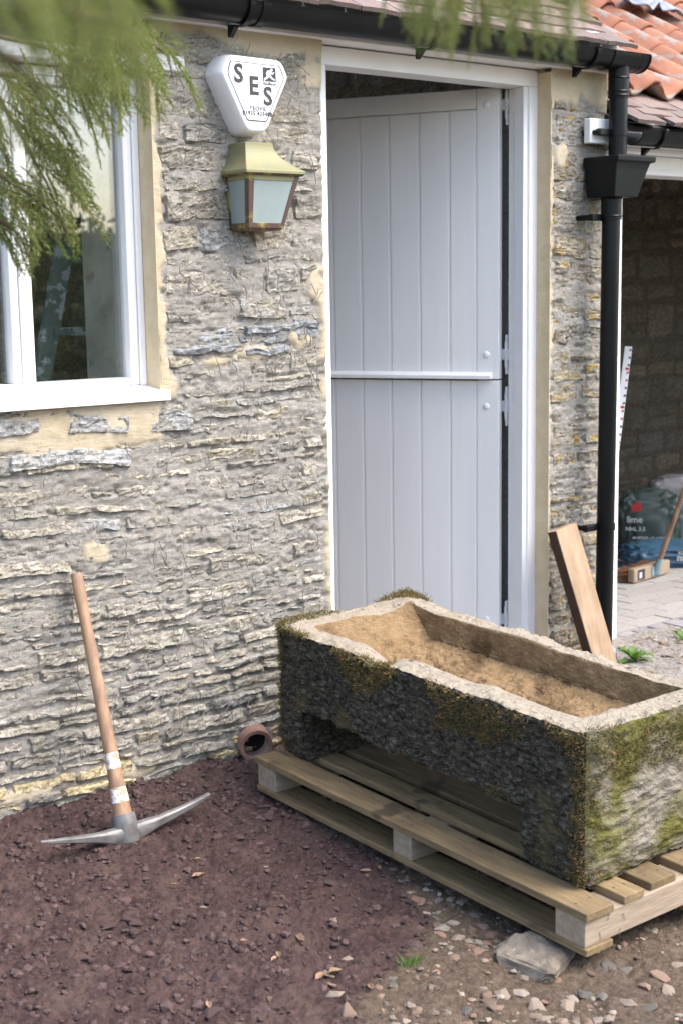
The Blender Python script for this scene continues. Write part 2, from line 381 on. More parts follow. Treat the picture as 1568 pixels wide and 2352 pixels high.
wall = mortar_sheet('wall', WX0, PX1, -.12, WTOP, .0065, house, hole)
PW[wall.name] = Matrix.Identity(4)
# masonry body behind the face
WB = .42
body = MB()
body.box(WX0, WX_WIN, .02, WB, -.15, SILLZ); body.box(WX_WIN + .001, DL, .02, WB, -.15, WTOP); body.box(DR, PX1 - .002, .02, WB, -.15, WTOP)
body.box(WX0, WX_WIN, .10, WB, 2.17, WTOP); body.box(DL + .001, DR - .001, .16, WB, 2.30, WTOP)
body.build('wall_body', M['mortar'], house)
# smooth lime edges of the reveals
MB().box(WX_WIN - .0012, WX_WIN + .0006, -.016, .062, SILLZ + .03, 2.156).build('window_reveal', mat('lime_reveal', (.66, .54, .355), (.58, .465, .295), 18, .95, .7, 70), house)
MB().box(DR - .002, DR + .0006, -.016, .06, .03, 2.285).build('door_reveal', bpy.data.materials['lime_reveal'], house)
MB().box(PX1 - .012, PX1, .004, WB, -.05, WTOP).build('wall_end', M['mortar'], house)
MB().box(WX_WIN - .002, WX_WIN + .02, .115, WB + .01, SILLZ - .02, 2.17).build('plaster_reveal', 'plaster', house)

def spans_left(a, b):
    n = rng.uniform(0, .02)
    if b > SILLZ + .01: return [(WX_WIN + (.06 if b < 1.285 else .024) + n, DL - .012 - rng.uniform(0, .035))]
    if b > 1.10 and a > 1.05: return [(WX0, 1.45), (1.72, 1.84), (1.87, 2.03), (2.23, DL - .012 - rng.uniform(0, .03))]
    return [(WX0, DL - .008 - rng.uniform(0, .03))]
r1 = np.random.default_rng(5)
L1 = courses(-.04, 2.275, spans_left, r1)
EX0 = len(L1)
for px0, py0, px1, py1 in ((-60, 965, 92, 1010), (150, 950, 292, 998), (335, 935, 440, 985), (20, 1036, 300, 1078), (560, 795, 660, 815), (395, 790, 545, 812), (555, 742, 735, 765)):
    a_ = YP(px0, (py0 + py1) / 2); b_ = YP(px1, (py0 + py1) / 2); L1.append((a_[0], b_[0], YP((px0 + px1) / 2, py1)[2], YP((px0 + px1) / 2, py0)[2]))
L2 = courses(.0, 2.20, lambda a, b: [(DR + .010 + rng.uniform(0, .018), PX1 - .004)], np.random.default_rng(8), .045, .095, .10, .26)
cand = []
for k, (a, b, c, d_) in enumerate(L1 + L2):
    pier = k >= len(L1); rr = np.random.default_rng(1000 + k)
    if d_ - c < .012 or b - a < .02: continue
    deep = rr.random(); pr = .006 if deep < .4 else (.009 if deep < .8 else .014)
    if c < .35: pr += .006
    if EX0 <= k < len(L1): pr = .019
    V, F = stone_patch(a, b, c, d_, rr, .0075, pr)
    cc = pick(PAL, rr)
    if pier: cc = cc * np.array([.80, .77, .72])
    if c < .10 and rr.random() < .6: cc = np.array([.52, .44, .28]) * rr.uniform(.8, 1.1)
    if EX0 <= k < len(L1): cc = np.array([.36, .365, .365]) * rr.uniform(.85, 1.15)
    if 1.28 < c < 1.40 and 2.3 < a < 2.8: cc = np.array([.30, .32, .34]) * rr.uniform(.85, 1.15)
    cand.append(((b - a) * (d_ - c) * (0.2 if b < 1.55 else 1), V, F, cc, pier))
cand.sort(key=lambda q: -q[0])
SV, SF, SC = [], [], []; off = 0
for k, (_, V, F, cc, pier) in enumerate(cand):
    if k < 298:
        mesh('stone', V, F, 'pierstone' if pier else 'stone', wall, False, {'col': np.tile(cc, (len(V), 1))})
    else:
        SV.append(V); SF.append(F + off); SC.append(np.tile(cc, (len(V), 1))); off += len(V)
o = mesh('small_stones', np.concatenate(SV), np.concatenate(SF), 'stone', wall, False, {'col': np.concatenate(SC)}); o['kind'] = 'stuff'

# --- dried ivy roots clinging to the face
def ivy(n, r):
    V = []; F = []
    for _ in range(n):
        x = r.uniform(1.5, DL - .03); z = r.uniform(.05, 2.2)
        if z > SILLZ - .14 and x < WX_WIN + .07: continue
        dens = fbm(np.array([[x * 2.2, 0, z * 2.2]]), 2, 91)[0]
        if dens < -.05 and r.random() < .75: continue
        k = r.integers(4, 8); a = r.normal(math.pi / 2, .75); ln = r.uniform(.03, .13) / k; p = np.array([x, z]); pts = []
        for i in range(k):
            pts.append(p.copy()); a += r.normal(0, .45); p = p + ln * np.array([math.cos(a), math.sin(a)])
        w = r.uniform(.0005, .0013); b = len(V)
        for i, q in enumerate(pts):
            dx, dz = (pts[min(i + 1, k - 1)] - pts[max(i - 1, 0)]); nn_ = math.hypot(dx, dz) + 1e-9; s = w * (1 - .6 * i / k)
            y = -.022 - float(wallbulge(q[:1], q[1:2])[0]) - r.uniform(0, .008)
            V += [(q[0] - dz / nn_ * s, y + .002, q[1] + dx / nn_ * s), (q[0], y - s, q[1]), (q[0] + dz / nn_ * s, y + .002, q[1] - dx / nn_ * s)]
            if i: F += [(b + 3 * i - 3, b + 3 * i - 2, b + 3 * i + 1, b + 3 * i), (b + 3 * i - 2, b + 3 * i - 1, b + 3 * i + 2, b + 3 * i + 1)]
    return V, F
V, F = ivy(900, np.random.default_rng(3)); tag(mesh('ivy_roots', V, F, 'ivy', None), 'dried grey ivy rootlets clinging to the rubble wall', 'ivy roots', kind='stuff')

# --- interior of the outbuilding (seen past the open door and through the glass)
def rubble_sheet(name, w, h, mtx, parent, seed, m='stone', tint=(1, 1, 1), size=1.0):
    r = np.random.default_rng(seed); Vs, Fs, Cs = [], [], []; off = 0
    for a, b, c, d_ in courses(0, h, lambda p, q: [(0, w)], r, .07 * size, .15 * size, .12 * size, .34 * size, .014):
        V, F = stone_patch(a, b, c, d_, r, .022, .016); Vs.append(V); Fs.append(F + off); off += len(V)
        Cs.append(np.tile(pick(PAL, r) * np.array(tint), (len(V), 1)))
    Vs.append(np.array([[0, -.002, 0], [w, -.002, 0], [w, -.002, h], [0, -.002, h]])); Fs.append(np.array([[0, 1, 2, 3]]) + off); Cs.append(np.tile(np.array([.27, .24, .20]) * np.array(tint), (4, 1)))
    V = np.concatenate(Vs); V = V @ np.array(mtx.to_3x3()).T + np.array(mtx.translation)
    o = mesh(name, V, np.concatenate(Fs), m, parent, True, {'col': np.concatenate(Cs)}); o['kind'] = 'stuff'; return o
IR = PX1 - .22
rubble_sheet('inner_end_wall', 2.2, 2.9, Matrix.Translation((IR, 2.62, -.05)) @ Matrix.Rotation(R(-90), 4, 'Z'), house, 31, tint=(.95, .82, .66))
rubble_sheet('inner_back_wall', 3.3, 2.9, Matrix.Translation((WX0, 2.6, -.05)), house, 32, tint=(.8, .70, .58))
MB().box(WX0 - .3, WX0, .4, 2.9, -.1, 3.4).box(WX0, PX1 - .2, 2.66, 2.9, -.1, 3.4).box(IR + .02, PX1 - .014, .42, 2.9, -.1, 3.4).build('inner_walls', M['mortar'], house)
MB().box(WX0 - .3, PX1 - .03, .1, 2.7, -.10, .03).build('inner_floor', mat('dusty_concrete', (.30, .28, .25), (.22, .2, .18), 9, .9, .3), house)

# ================================================================== WINDOW
win = MB().box(1.2, WX_WIN, .062, .13, 1.205, 1.238).build('window', 'white', house, bevel=.002); PW[win.name] = Matrix.Identity(4)
zb, zt = 1.238, 2.152
box('frame', 2.2395, 2.2605, .060, .13, zb, zt, 'white', win)               # outer jamb
box('frame', 1.2, 2.2395, .060, .13, 2.128, zt, 'white', win)               # head
box('stile', 2.2105, 2.2385, .066, .118, zb + .001, 2.127, 'white', win, .003)
box('stile', 1.2, 2.2095, .066, .118, zb + .001, 1.262, 'white', win, .003)
box('stile', 1.895, 2.2095, .066, .118, 2.106, 2.1272, 'white', win, .003)
box('stile', 1.20, 1.85, .066, .118, 2.106, 2.1272, 'white', win, .003)
box('mullion', 1.8525, 1.8775, .0585, .128, zb + .0008, 2.1276, 'white', win, .003)
box('stile', 1.879, 1.8945, .066, .118, 1.2625, 2.1055, 'white', win, .003)
box('stile', 1.826, 1.8515, .0665, .118, 1.2625, 2.1055, 'white', win, .003)
MB().extr([(-.035, 1.195), (-.035, 1.221), (-.03, 1.2245), (.0615, 1.237), (.0615, 1.197), (.0, 1.197)], 1.15, 2.284).build('sill', 'white', win, bevel=.0015)
g = bpy.data.materials.new('window_glass'); g.use_nodes = True; M['glass'] = g; n = g.node_tree.nodes; l = g.node_tree.links; n.remove(n['Principled BSDF'])
lw = n.new('ShaderNodeLayerWeight'); lw.inputs[0].default_value = .5; p5 = n.new('ShaderNodeMath'); p5.operation = 'POWER'; p5.inputs[1].default_value = 5; l.new(lw.outputs['Facing'], p5.inputs[0])
fz = n.new('ShaderNodeMath'); fz.operation = 'MULTIPLY_ADD'; fz.inputs[1].default_value = .95; fz.inputs[2].default_value = .085; l.new(p5.outputs[0], fz.inputs[0]); tb = n.new('ShaderNodeBsdfTransparent'); tb.inputs[0].default_value = (.975, .985, .98, 1); gb_ = n.new('ShaderNodeBsdfGlossy'); gb_.inputs['Roughness'].default_value = .0
mx = n.new('ShaderNodeMixShader'); l.new(fz.outputs[0], mx.inputs[0]); l.new(tb.outputs[0], mx.inputs[1]); l.new(gb_.outputs[0], mx.inputs[2]); l.new(mx.outputs[0], n['Material Output'].inputs[0])
MB().box(1.8945, 2.2110, .098, .101, 1.2615, 2.1065).build('pane', 'glass', win); MB().box(1.2, 1.8265, .098, .101, 1.2615, 2.1065).build('pane', 'glass', win)
MB().box(1.8945, 2.2110, .110, .113, 1.2615, 2.1065).build('pane', 'glass', win); MB().box(1.2, 1.8265, .110, .113, 1.2615, 2.1065).build('pane', 'glass', win)
MB().box(1.1, 2.385, -.016, .1, 2.158, 2.204).build('window_lintel', mat('flaking_white_paint', (.80, .80, .79), (.60, .59, .56), 30, .6, .8, 45, stretch=(1, 1, 3)), house, bevel=.004)
# plaster partition and a ladder standing in the room behind the glass
lad = empty('ladder', (1.98, .62, .03), 'paint spattered green ladder leaning indoors behind the window glass', 'ladder')
M['ladder'] = mat('spattered_green_paint', (.20, .225, .195), (.62, .62, .60), 22, .6, .2, lo=.52, hi=.58)
la0 = YP(94, 880, .55); la1 = YP(150, 560, .62); lt = (la1 - la0) / np.linalg.norm(la1 - la0); la0 = la0 - lt * ((la0[2] - .032) / lt[2])
for xs in (0.0, .36):
    a0 = la0 + np.array([xs, 0, 0]); a1 = la1 + np.array([xs * .92, 0, 0]); t = (a1 - a0) / np.linalg.norm(a1 - a0); u = np.array([0, 1, 0]) - t * t[1]; u /= np.linalg.norm(u)
    MB().obox((a0 + a1) / 2, np.cross(t, u), u, t, .030, .014, np.linalg.norm(a1 - a0) / 2).build('stile', 'ladder', lad, bevel=.002)
for k in range(7):
    f = .10 + k * .145; p = la0 * (1 - f) + la1 * f; q = p + np.array([.345, 0, 0])
    MB().obox((p + q) / 2, (1, 0, 0), (0, 1, 0), (0, 0, 1), .165, .02, .014).build('rung', 'ladder', lad, bevel=.003)

# ================================================================== DOOR FRAME + DOOR
fr = MB().box(DL + .0005, DR - .0005, .052, .15, 2.2375, 2.296).build('door_frame', 'white', house, bevel=.002); PW[fr.name] = Matrix.Identity(4)
box('jamb', 2.880, 2.9675, .0505, .15, .04, 2.2372, 'white', fr, .003)
prof = [(3.9545, .0505), (3.9125, .0505), (3.9120, .0600), (3.8915, .0605), (3.8915, .108), (3.907, .110), (3.907, .152), (3.9545, .152)]
n_ = len(prof); V = [(x, y, .06) for x, y in prof] + [(x, y, 2.2372) for x, y in prof]
MB().add(V, [(i, (i + 1) % n_, (i + 1) % n_ + n_, i + n_) for i in range(n_)] + [tuple(range(n_ - 1, -1, -1)), tuple(range(n_, 2 * n_))]).build('jamb', 'white', fr, bevel=.0015)
box('threshold', 2.968, 3.891, .052, .16, .02, .06, 'white', fr, .003)
TH = R(62); PV = np.array([3.865, .16]); DV = np.array([-math.cos(TH), math.sin(TH), 0]); DN = np.array([-math.sin(TH), -math.cos(TH), 0]); UZ = np.array([0, 0, 1.])
def leafbox(mb, s0, s1, z0, z1, w0, w1):
    c = np.array([PV[0], PV[1], 0]) + DV * (s0 + s1) / 2 + UZ * (z0 + z1) / 2 + DN * (w0 + w1) / 2
    return mb.obox(c, DV, UZ, DN, (s1 - s0) / 2, (z1 - z0) / 2, (w1 - w0) / 2)
S = [0.0885, .1955, .3165, .4385, .559, .678, .80]; LW = .885
def leaf(name, z0, z1, top):
    p = leafbox(MB(), .012, LW - .01, z0 + .004, z1 - .004, -.044, -.012).build(name, 'doorpaint', house); PW[p.name] = Matrix.Identity(4)
    zr = z1 - .073 if top else z1
    leafbox(MB(), 0, S[0] - .0015, z0, z1, -.04, 0).build('stile', 'doorpaint', p, bevel=.003, seg=2)
    if top: leafbox(MB(), S[0], LW, zr + .0015, z1, -.012, 0).build('rail', 'doorpaint', p, bevel=.003, seg=2)
    for i in range(6):
        leafbox(MB(), S[i] + .0036, S[i + 1] - .0022, z0, zr - .0015, -.0115, -.0005).build('board', 'doorpaint', p, bevel=.0036, seg=2)
    for i in range(6):
        q0 = np.array([PV[0], PV[1], 0]) + DV * (S[i] + .0012) - DN * .0030; MB().tube([q0 + UZ * (z0 + .001), q0 + UZ * (zr - .002)], .0024, 8).build('bead', 'doorpaint', p, True)
    leafbox(MB(), S[6] + .002, LW, z0, zr - .0015, -.0115, -.0005).build('stile', 'doorpaint', p, bevel=.003)
    return p
up = leaf('upper_door', 1.168, 2.2435, True); lowd = leaf('lower_door', .075, 1.163, False)
c0 = np.array([PV[0], PV[1], 0])
V = []
for s in (.024, LW - .03):
    for w, z in ((0, 1.169), (.030, 1.169), (.030, 1.184), (.0, 1.196)): V.append(c0 + DV * s + DN * w + UZ * z)
MB().add(V, [(0, 1, 5, 4), (1, 2, 6, 5), (2, 3, 7, 6), (3, 0, 4, 7), (3, 2, 1, 0), (4, 5, 6, 7)]).build('weather_bar', 'doorpaint', up, bevel=.002)
def dome(c, nrm, rad, name, m, parent, hgt=.45):
    nrm = np.array(nrm, float); a = np.cross(nrm, UZ); a /= np.linalg.norm(a); b_ = np.cross(nrm, a); V = []; F = []; K = 14
    for i in range(5):
        t = i / 4 * math.pi / 2
        for j in range(K):
            q = 2 * math.pi * j / K; V.append(np.array(c) + rad * math.cos(t) * (math.cos(q) * a + math.sin(q) * b_) + nrm * rad * hgt * math.sin(t))
    F = [(i * K + j, i * K + (j + 1) % K, (i + 1) * K + (j + 1) % K, (i + 1) * K + j) for i in range(4) for j in range(K)]
    return mesh(name, V, F, m, parent, True)
for z, p in ((2.185, up), (1.2605, up), (1.063, lowd), (.226, lowd)):
    dome(c0 + DV * .05 + UZ * z - DN * .001, DN, .0145, 'bolt', 'doorpaint', p)
    q0 = c0 + DV * .0 + DN * -.042; q1 = np.array([3.904, .157, 0])
    mbx = MB(); e = q1 - q0; ln = np.linalg.norm(e); e /= ln; f = np.cross(UZ, e)
    mbx.obox((q0 + q1) / 2 + UZ * z - e * .01, e, UZ, f, ln / 2 + .02, .021, .003).build('hinge_strap', 'galv', p, bevel=.001)
    MB().tube([(3.901, .158, z - .05), (3.901, .158, z + .05)], .006, 10).build('hinge_knuckle', 'galv', p, True)
    MB().box(3.896, 3.9085, .1535, .158, z - .075, z + .075).build('hinge_plate', 'galv', p, bevel=.001)

# ================================================================== EAVES, ROOF
GY, GZ, GR = -.104, 2.354, .056
MB().box(WX0, 4.285, -.042, -.012, 2.298, 2.44).build('fascia_board', 'white', house, bevel=.003)
MB().box(WX0, 4.284, -.0118, .1, 2.300, 2.318).build('soffit_batten', 'white', house)
def gutter(name, x0, x1, y, z, rad, parent, ends=(True, True)):
    mb = MB(); k = 16; P = [(y + rad * math.cos(t), z + rad * math.sin(t)) for t in np.linspace(math.pi, 2 * math.pi, k)]
    P = [(y - rad - .002, z + .004)] + P + [(y + rad + .002, z + .004)]
    I = [(y + (rad - .003) * math.cos(t), z + (rad - .003) * math.sin(t) + .001) for t in np.linspace(2 * math.pi, math.pi, k)]
    mb.extr(P + [(y + rad - .003, z + .004)] + I + [(y - rad + .003, z + .004)], x0, x1)
    g_ = mb.build(name, 'black', parent, True); PW[g_.name] = Matrix.Identity(4)
    for e, x in zip(ends, (x0, x1)):
        if e:
            q = MB(); q.extr([(y + (rad + .003) * math.cos(t), z + (rad + .003) * math.sin(t)) for t in np.linspace(math.pi, 2 * math.pi, k)], x - .003, x + .003); q.build('stop_end', 'black', g_, True)
    return g_
def gclip(x, y, z, rad, parent, arm, w=.016):
    mb = MB(); pts = [(y + (rad + .004) * math.cos(t), z + (rad + .004) * math.sin(t)) for t in np.linspace(math.pi * 1.0, 1.62 * math.pi, 12)]
    pts = [(pts[0][0] - .004, z + .010), (pts[0][0] - .005, z + .004)] + pts
    inn = [(a + (y - a) * .0, b) for a, b in pts]
    out = [(y + (p - y) * 1.09, z + (q - z) * 1.09) for p, q in pts]
    prof = pts + [(arm, z - rad * .92), (arm, z - rad * 1.55), (arm - .006, z - rad * 1.55)] + out[::-1]
    mb.extr(prof, x - w / 2, x + w / 2); return mb.build('bracket', 'black', parent, True)
gut = gutter('gutter', WX0, 4.336, GY, GZ, GR, house, (False, True))
for p in (YP(555, 60, GY)[0], YP(985, 92, GY)[0], YP(1345, 130, GY)[0], 1.3): gclip(p, GY, GZ, GR, gut, -.044)
for x0, x1 in ((4.135, 4.155), (4.29, 4.305), (2.57, 2.60)):
    mb = MB(); k = 14; P = [(GY + (GR + .004) * math.cos(t), GZ + (GR + .004) * math.sin(t)) for t in np.linspace(math.pi, 2 * math.pi, k)]; mb.extr(P, x0, x1); mb.build('union', 'black', gut, True)
mb = MB(); k = 14; P = [(GY + (GR + .003) * math.cos(t), GZ + (GR + .003) * math.sin(t)) for t in np.linspace(math.pi, 2 * math.pi, k)]; mb.extr(P, 4.155, 4.29); mb.build('outlet', 'black', gut, True)

def tile_mesh(w, ln, th, seed):
    r = np.random.default_rng(seed); mb = MB(); mb.box(-w / 2, w / 2, 0, ln, -th, 0); b = bmesh.new(); me = bpy.data.meshes.new('tile')
    me.from_pydata(mb.v, [], mb.f); b.from_mesh(me); bmesh.ops.subdivide_edges(b, edges=b.edges[:], cuts=3, use_grid_fill=True)
    for v in b.verts:
        v.co.z += .004 * math.cos(v.co.x / w * 3) + float(fbm(np.array([[v.co.x * 14 + seed, v.co.y * 14, seed]]), 2, 3)[0]) * .003
        v.co.y += float(fbm(np.array([[v.co.x * 25, seed * 3.0, v.co.z * 9]]), 2, 5)[0]) * .004
    b.to_mesh(me); b.free(); me.materials.append(M['tile']); return me
TM = [tile_mesh(.163, .265, .014, s) for s in range(4)]
def plain_tiles(parent, x0, x1, y, z, pitch, rows, gauge=.10, w=.166, seed=1):
    r = random.Random(seed); cp, sp = math.cos(pitch), math.sin(pitch)
    for i in range(rows):
        x = x0 + (w / 2 if i % 2 else 0)
        while x + w < x1 + .045:
            o = bpy.data.objects.new('tile', r.choice(TM)); COL.objects.link(o); o.parent = parent; o.matrix_parent_inverse = Matrix.Identity(4) if parent.name not in PW else PW[parent.name].inverted()
            o.matrix_world = Matrix.Translation((x + w / 2, y + i * gauge * cp, z + i * gauge * sp + .004)) @ Matrix.Rotation(pitch - R(4.0), 4, 'X') @ Matrix.Rotation(r.uniform(-.012, .012), 4, 'Z') @ Matrix.Translation((0, r.uniform(-.004, .004), 0))
            o.matrix_basis = o.matrix_basis; LATE.append((o, o.matrix_world.copy())); x += w
LATE = []
P1 = R(31.5)
def deck(name, x0, x1, y, z, pitch, ln, parent, dz=-.035):
    a = np.array([0, math.cos(pitch), math.sin(pitch)]); n2 = np.array([0, -math.sin(pitch), math.cos(pitch)])
    c = np.array([(x0 + x1) / 2, y, z]) + a * ln / 2 + n2 * (dz - .01)
    return MB().obox(c, (1, 0, 0), a, n2, (x1 - x0) / 2, ln / 2, .01).build(name, 'dark', parent)
roof1 = deck('roof', WX0, 4.27, -.06, 2.412, P1, 2.3, house); PW[roof1.name] = Matrix.Identity(4)
plain_tiles(roof1, 1.482, 4.26, -.125, 2.388, P1, 9, seed=2)

# ================================================================== DOWNPIPE + HOPPER
dp = MB().tube([(4.222, GY, 2.30), (4.2225, GY, 2.17), (4.221, GY, 1.965)], .034, 24).build('downpipe', 'black', house, True); PW[dp.name] = Matrix.Identity(4)
MB().tube([(4.222, GY, 2.345), (4.222, GY, 2.32), (4.222, GY, 2.26), (4.222, GY, 2.20)], [.040, .0385, .0385, .0385], 24).build('collar', 'black', dp, True)
for z in (2.27, 2.222, 2.207): MB().tube([(4.222, GY, z - .004), (4.222, GY, z), (4.222, GY, z + .004)], [.0388, .0405, .0388], 24).build('collar', 'black', dp, True)
MB().tube([(4.190, GY, 1.85), (4.189, GY, 1.70), (4.176, GY, .085)], .034, 24).build('lower_pipe', 'black', dp, True)
MB().tube([(4.19, GY, 1.85), (4.19, GY, 1.757)], .0385, 24).build('collar', 'black', dp, True)
for z in (1.835, 1.77): MB().tube([(4.19, GY, z - .004), (4.19, GY, z), (4.19, GY, z + .004)], [.0388, .0405, .0388], 24).build('collar', 'black', dp, True)
MB().tube([(4.176, GY, .115), (4.176, GY, .09), (4.176, GY, .06)], [.046, .055, .055], 20).build('drain_collar', 'foot', dp, True)
zc = float(YP(1380, 1210, -.1)[2])
for z, x, l_ in ((zc, 4.181, .10), (2.075, 4.2215, .085)):
    br_ = MB().tube([(x, GY, z - .013), (x, GY, z + .013)], .0372, 24).build('bracket', 'black', dp, True)
    MB().box(x - .03 - l_ * .72, x - .01, GY + .006, GY + .03, z - .013, z + .013).build('bracket', 'black', dp, bevel=.005, seg=2)
    MB().tube([(x - .03 - l_ * .66, GY + .01, z), (x - .03 - l_ * .66, .0, z)], .010, 12).build('bracket', 'black', dp, True)
MB().tube([(4.11, GY + .03, 1.765), (4.11, .0, 1.765)], .011, 12).build('bracket', 'black', dp, True)
MB().box(4.10, 4.18, GY + .012, GY + .034, 1.752, 1.778).build('bracket', 'black', dp, bevel=.005, seg=2)
def loft(name, sections, m, parent, bevel=.003):
    mb = MB(); V = []; F = []
    for (x0, x1, y0, y1, z) in sections: V += [(x0, y0, z), (x1, y0, z), (x1, y1, z), (x0, y1, z)]
    for i in range(len(sections) - 1):
        for j in range(4): F.append((4 * i + j, 4 * i + (j + 1) % 4, 4 * i + 4 + (j + 1) % 4, 4 * i + 4 + j))
    F += [(3, 2, 1, 0), tuple(4 * len(sections) - 4 + j for j in range(4))]
    return mb.add(V, F).build(name, m, parent, bevel=bevel)
hop = loft('hopper', [(4.136, 4.268, -.165, -.03, 1.838), (4.130, 4.312, -.176, -.022, 1.94), (4.128, 4.322, -.18, -.02, 1.962), (4.126, 4.342, -.188, -.018, 1.966), (4.126, 4.344, -.189, -.018, 1.986)], 'hopper', house)

# ================================================================== RIGHT HAND OUTHOUSE
gar = empty('open_fronted_outhouse', (5.2, .6, .06), 'open fronted outhouse with pantile roof, white post and rough dark inside walls', 'building')
GX0, GX1, GBY = PX1 + .006, 8.6, 1.95
box('post', GX0, 4.440, .052, .17, .075, 1.945, 'white', gar, .003)
box('lintel', GX0, 8.4, .0505, .18, 1.9455, 2.02, 'white', gar, .003)
box('lintel', GX0, 8.4, .0475, .0503, 1.967, 2.018, 'white', gar, .001)
box('fascia_board', 4.116, 8.4, -.062, -.03, 2.037, 2.127, 'white', gar, .003)
box('soffit', 4.30, 8.4, -.029, .16, 2.0205, 2.036, 'white', gar, .001)
g2 = gutter('gutter', 4.285, 8.4, -.122, 2.080, .050, gar, (False, False))
for p in (4.41, 5.2, 6.0): gclip(p, -.122, 2.080, .050, g2, -.064)
P2 = R(30)
roof2 = deck('roof', 4.27, 8.6, -.10, 2.135, P2, 3.3, gar, -.03); PW[roof2.name] = Matrix.Identity(4)
plain_tiles(roof2, 4.272, 7.2, -.145, 2.118, P2, 3, gauge=.070, w=.21, seed=5)
def pantile_mesh(seed):
    r = np.random.default_rng(seed); w, ln, th = .245, .36, .013; nx, ny = 15, 6; V = []; F = []
    for side in (0, 1):
        for j in range(ny):
            for i in range(nx):
                u = i / (nx - 1); x = (u - .5) * w
                prof = .030 * math.cos((u * 1.12 - .86) * 2 * math.pi) + .006 * (u - .5)
                y = j / (ny - 1) * ln; nz_ = float(fbm(np.array([[x * 10 + seed * 7, y * 8, side * .1]]), 2, 3)[0]) * .004
                ed = float(fbm(np.array([[x * 40, seed * 5.0, 1]]), 2, 6)[0]) * .006 if j == 0 else 0
                V.append((x, y + ed, prof + nz_ - (th if side else 0)))
    n0 = nx * ny
    for side in (0, 1):
        for j in range(ny - 1):
            for i in range(nx - 1):
                a = side * n0 + j * nx + i; q = (a, a + 1, a + nx + 1, a + nx); F.append(q if not side else q[::-1])
    for i in range(nx - 1): F.append((i, n0 + i, n0 + i + 1, i + 1)); k = (ny - 1) * nx + i; F.append((k, k + 1, n0 + k + 1, n0 + k))
    for j in range(ny - 1):
        a = j * nx; F.append((a, a + nx, n0 + a + nx, n0 + a)); a += nx - 1; F.append((a, n0 + a, n0 + a + nx, a + nx))
    me = bpy.data.meshes.new('pantile'); me.from_pydata(V, [], F); me.materials.append(M['pantile']); me.polygons.foreach_set('use_smooth', [True] * len(F)); me.update(); return me
PMS = [pantile_mesh(s) for s in range(5)]
M['pantile_moss'] = M['pantile']
rp = random.Random(4); cp, sp = math.cos(P2), math.sin(P2)
for i in range(9):
    for j in range(16):
        x = 4.36 + j * .205; s = .175 + i * .275
        if x > 5.0 + i * .22 + 1.7: continue
        o = bpy.data.objects.new('pantile', rp.choice(PMS)); COL.objects.link(o); setp(o, roof2)
        broken = (i == 0 and j == 2)
        LATE.append((o, Matrix.Translation((x + rp.uniform(-.006, .006), -.10 + s * cp, 2.135 + s * sp + .05 + (.012 if i == 0 else 0))) @ Matrix.Rotation(P2 - R(3.2) + rp.uniform(-.02, .02) - (.10 if broken else 0), 4, 'X') @ Matrix.Rotation(rp.uniform(-.03, .03) + (.12 if broken else 0), 4, 'Z') @ Matrix.Translation((0, rp.uniform(-.02, .01) , 0))))
# crumpled grey felt lying on the pantiles
q = []
r = np.random.default_rng(6); nx, ny = 26, 12; cen = np.array([5.66, .98, 2.135 + (.98 + .10) * math.tan(P2) + .125])
ax_ = np.array([1, 0, -.03]); ay_ = np.array([0, cp, sp]); an = np.cross(ax_, ay_)
for i in range(nx):
    for j in range(ny):
        u = i / (nx - 1) - .5; v = j / (ny - 1) - .5; q.append(cen + ax_ * u * .42 + ay_ * (v * .20 + .03 * math.sin(u * 9)) + an * (.02 * fbm(np.array([[u * 7, v * 7, 2.]]), 3, 4)[0] + .012 * math.sin(u * 22)))
tag(mesh('roofing_felt', q, [(i * ny + j, (i + 1) * ny + j, (i + 1) * ny + j + 1, i * ny + j + 1) for i in range(nx - 1) for j in range(ny - 1)], 'lead', None, True), 'crumpled grey sheet of roofing felt lying on the pantiles', 'roofing felt')
o = bpy.context.scene.objects['roofing_felt']; md = o.modifiers.new('t', 'SOLIDIFY'); md.thickness = .006
rubble_sheet('back_wall', GX1 - GX0, 2.2, Matrix.Translation((GX0, GBY, .0)), gar, 51, tint=(.27, .25, .225), size=1.15)  # tint darkens the stone colour, standing in for the dim interior
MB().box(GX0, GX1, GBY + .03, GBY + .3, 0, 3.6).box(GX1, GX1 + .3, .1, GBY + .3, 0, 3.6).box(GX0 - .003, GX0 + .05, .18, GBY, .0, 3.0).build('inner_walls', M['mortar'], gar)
MB().box(GX0, GX1, .10, GBY + .03, -.05, .05).build('floor', mat('dusty_joint', (.31, .295, .28), (.37, .355, .34), 20, .95), gar)
fl = [o for o in gar.children if o.name.startswith('floor')][0]; PW[fl.name] = Matrix.Identity(4)
M['paver'] = mat('dusty_paver', (.27, .245, .215), (.38, .365, .35), 12, .9, .3, 60, rnd=.05)
pm = MB().box(-.5, .5, -.5, .5, -.5, .5).build('paver', 'paver', None, bevel=.03).data
bpy.data.objects.remove(bpy.data.objects['paver'])
rr = random.Random(9); Y0 = .165; row = 0
while Y0 < GBY - .1:
    x = GX0 + .02 + (.11 if row % 2 else 0)
    while x < 7.2:
        o = bpy.data.objects.new('paver', pm); COL.objects.link(o); setp(o, fl)
        LATE.append((o, Matrix.Translation((x + .108, Y0 + .052, .047 + rr.uniform(-.0015, .0015))) @ Matrix.Diagonal((.213, .101, .03, 1)))); x += .218
    Y0 += .106; row += 1
M['kerb'] = mat('blue_grey_brick', (.22, .21, .22), (.32, .30, .30), 14, .85, .4, 50, rnd=.15)
x = 4.44; rr = random.Random(3)
while x < 6.2:
    w = rr.uniform(.10, .115); MB().box(x, x + w - .008, .02 + rr.uniform(-.02, .02), .155, -.02, .062 + rr.uniform(-.004, .004)).build('kerb_brick', 'kerb', gar, bevel=.008, seg=2); x += w

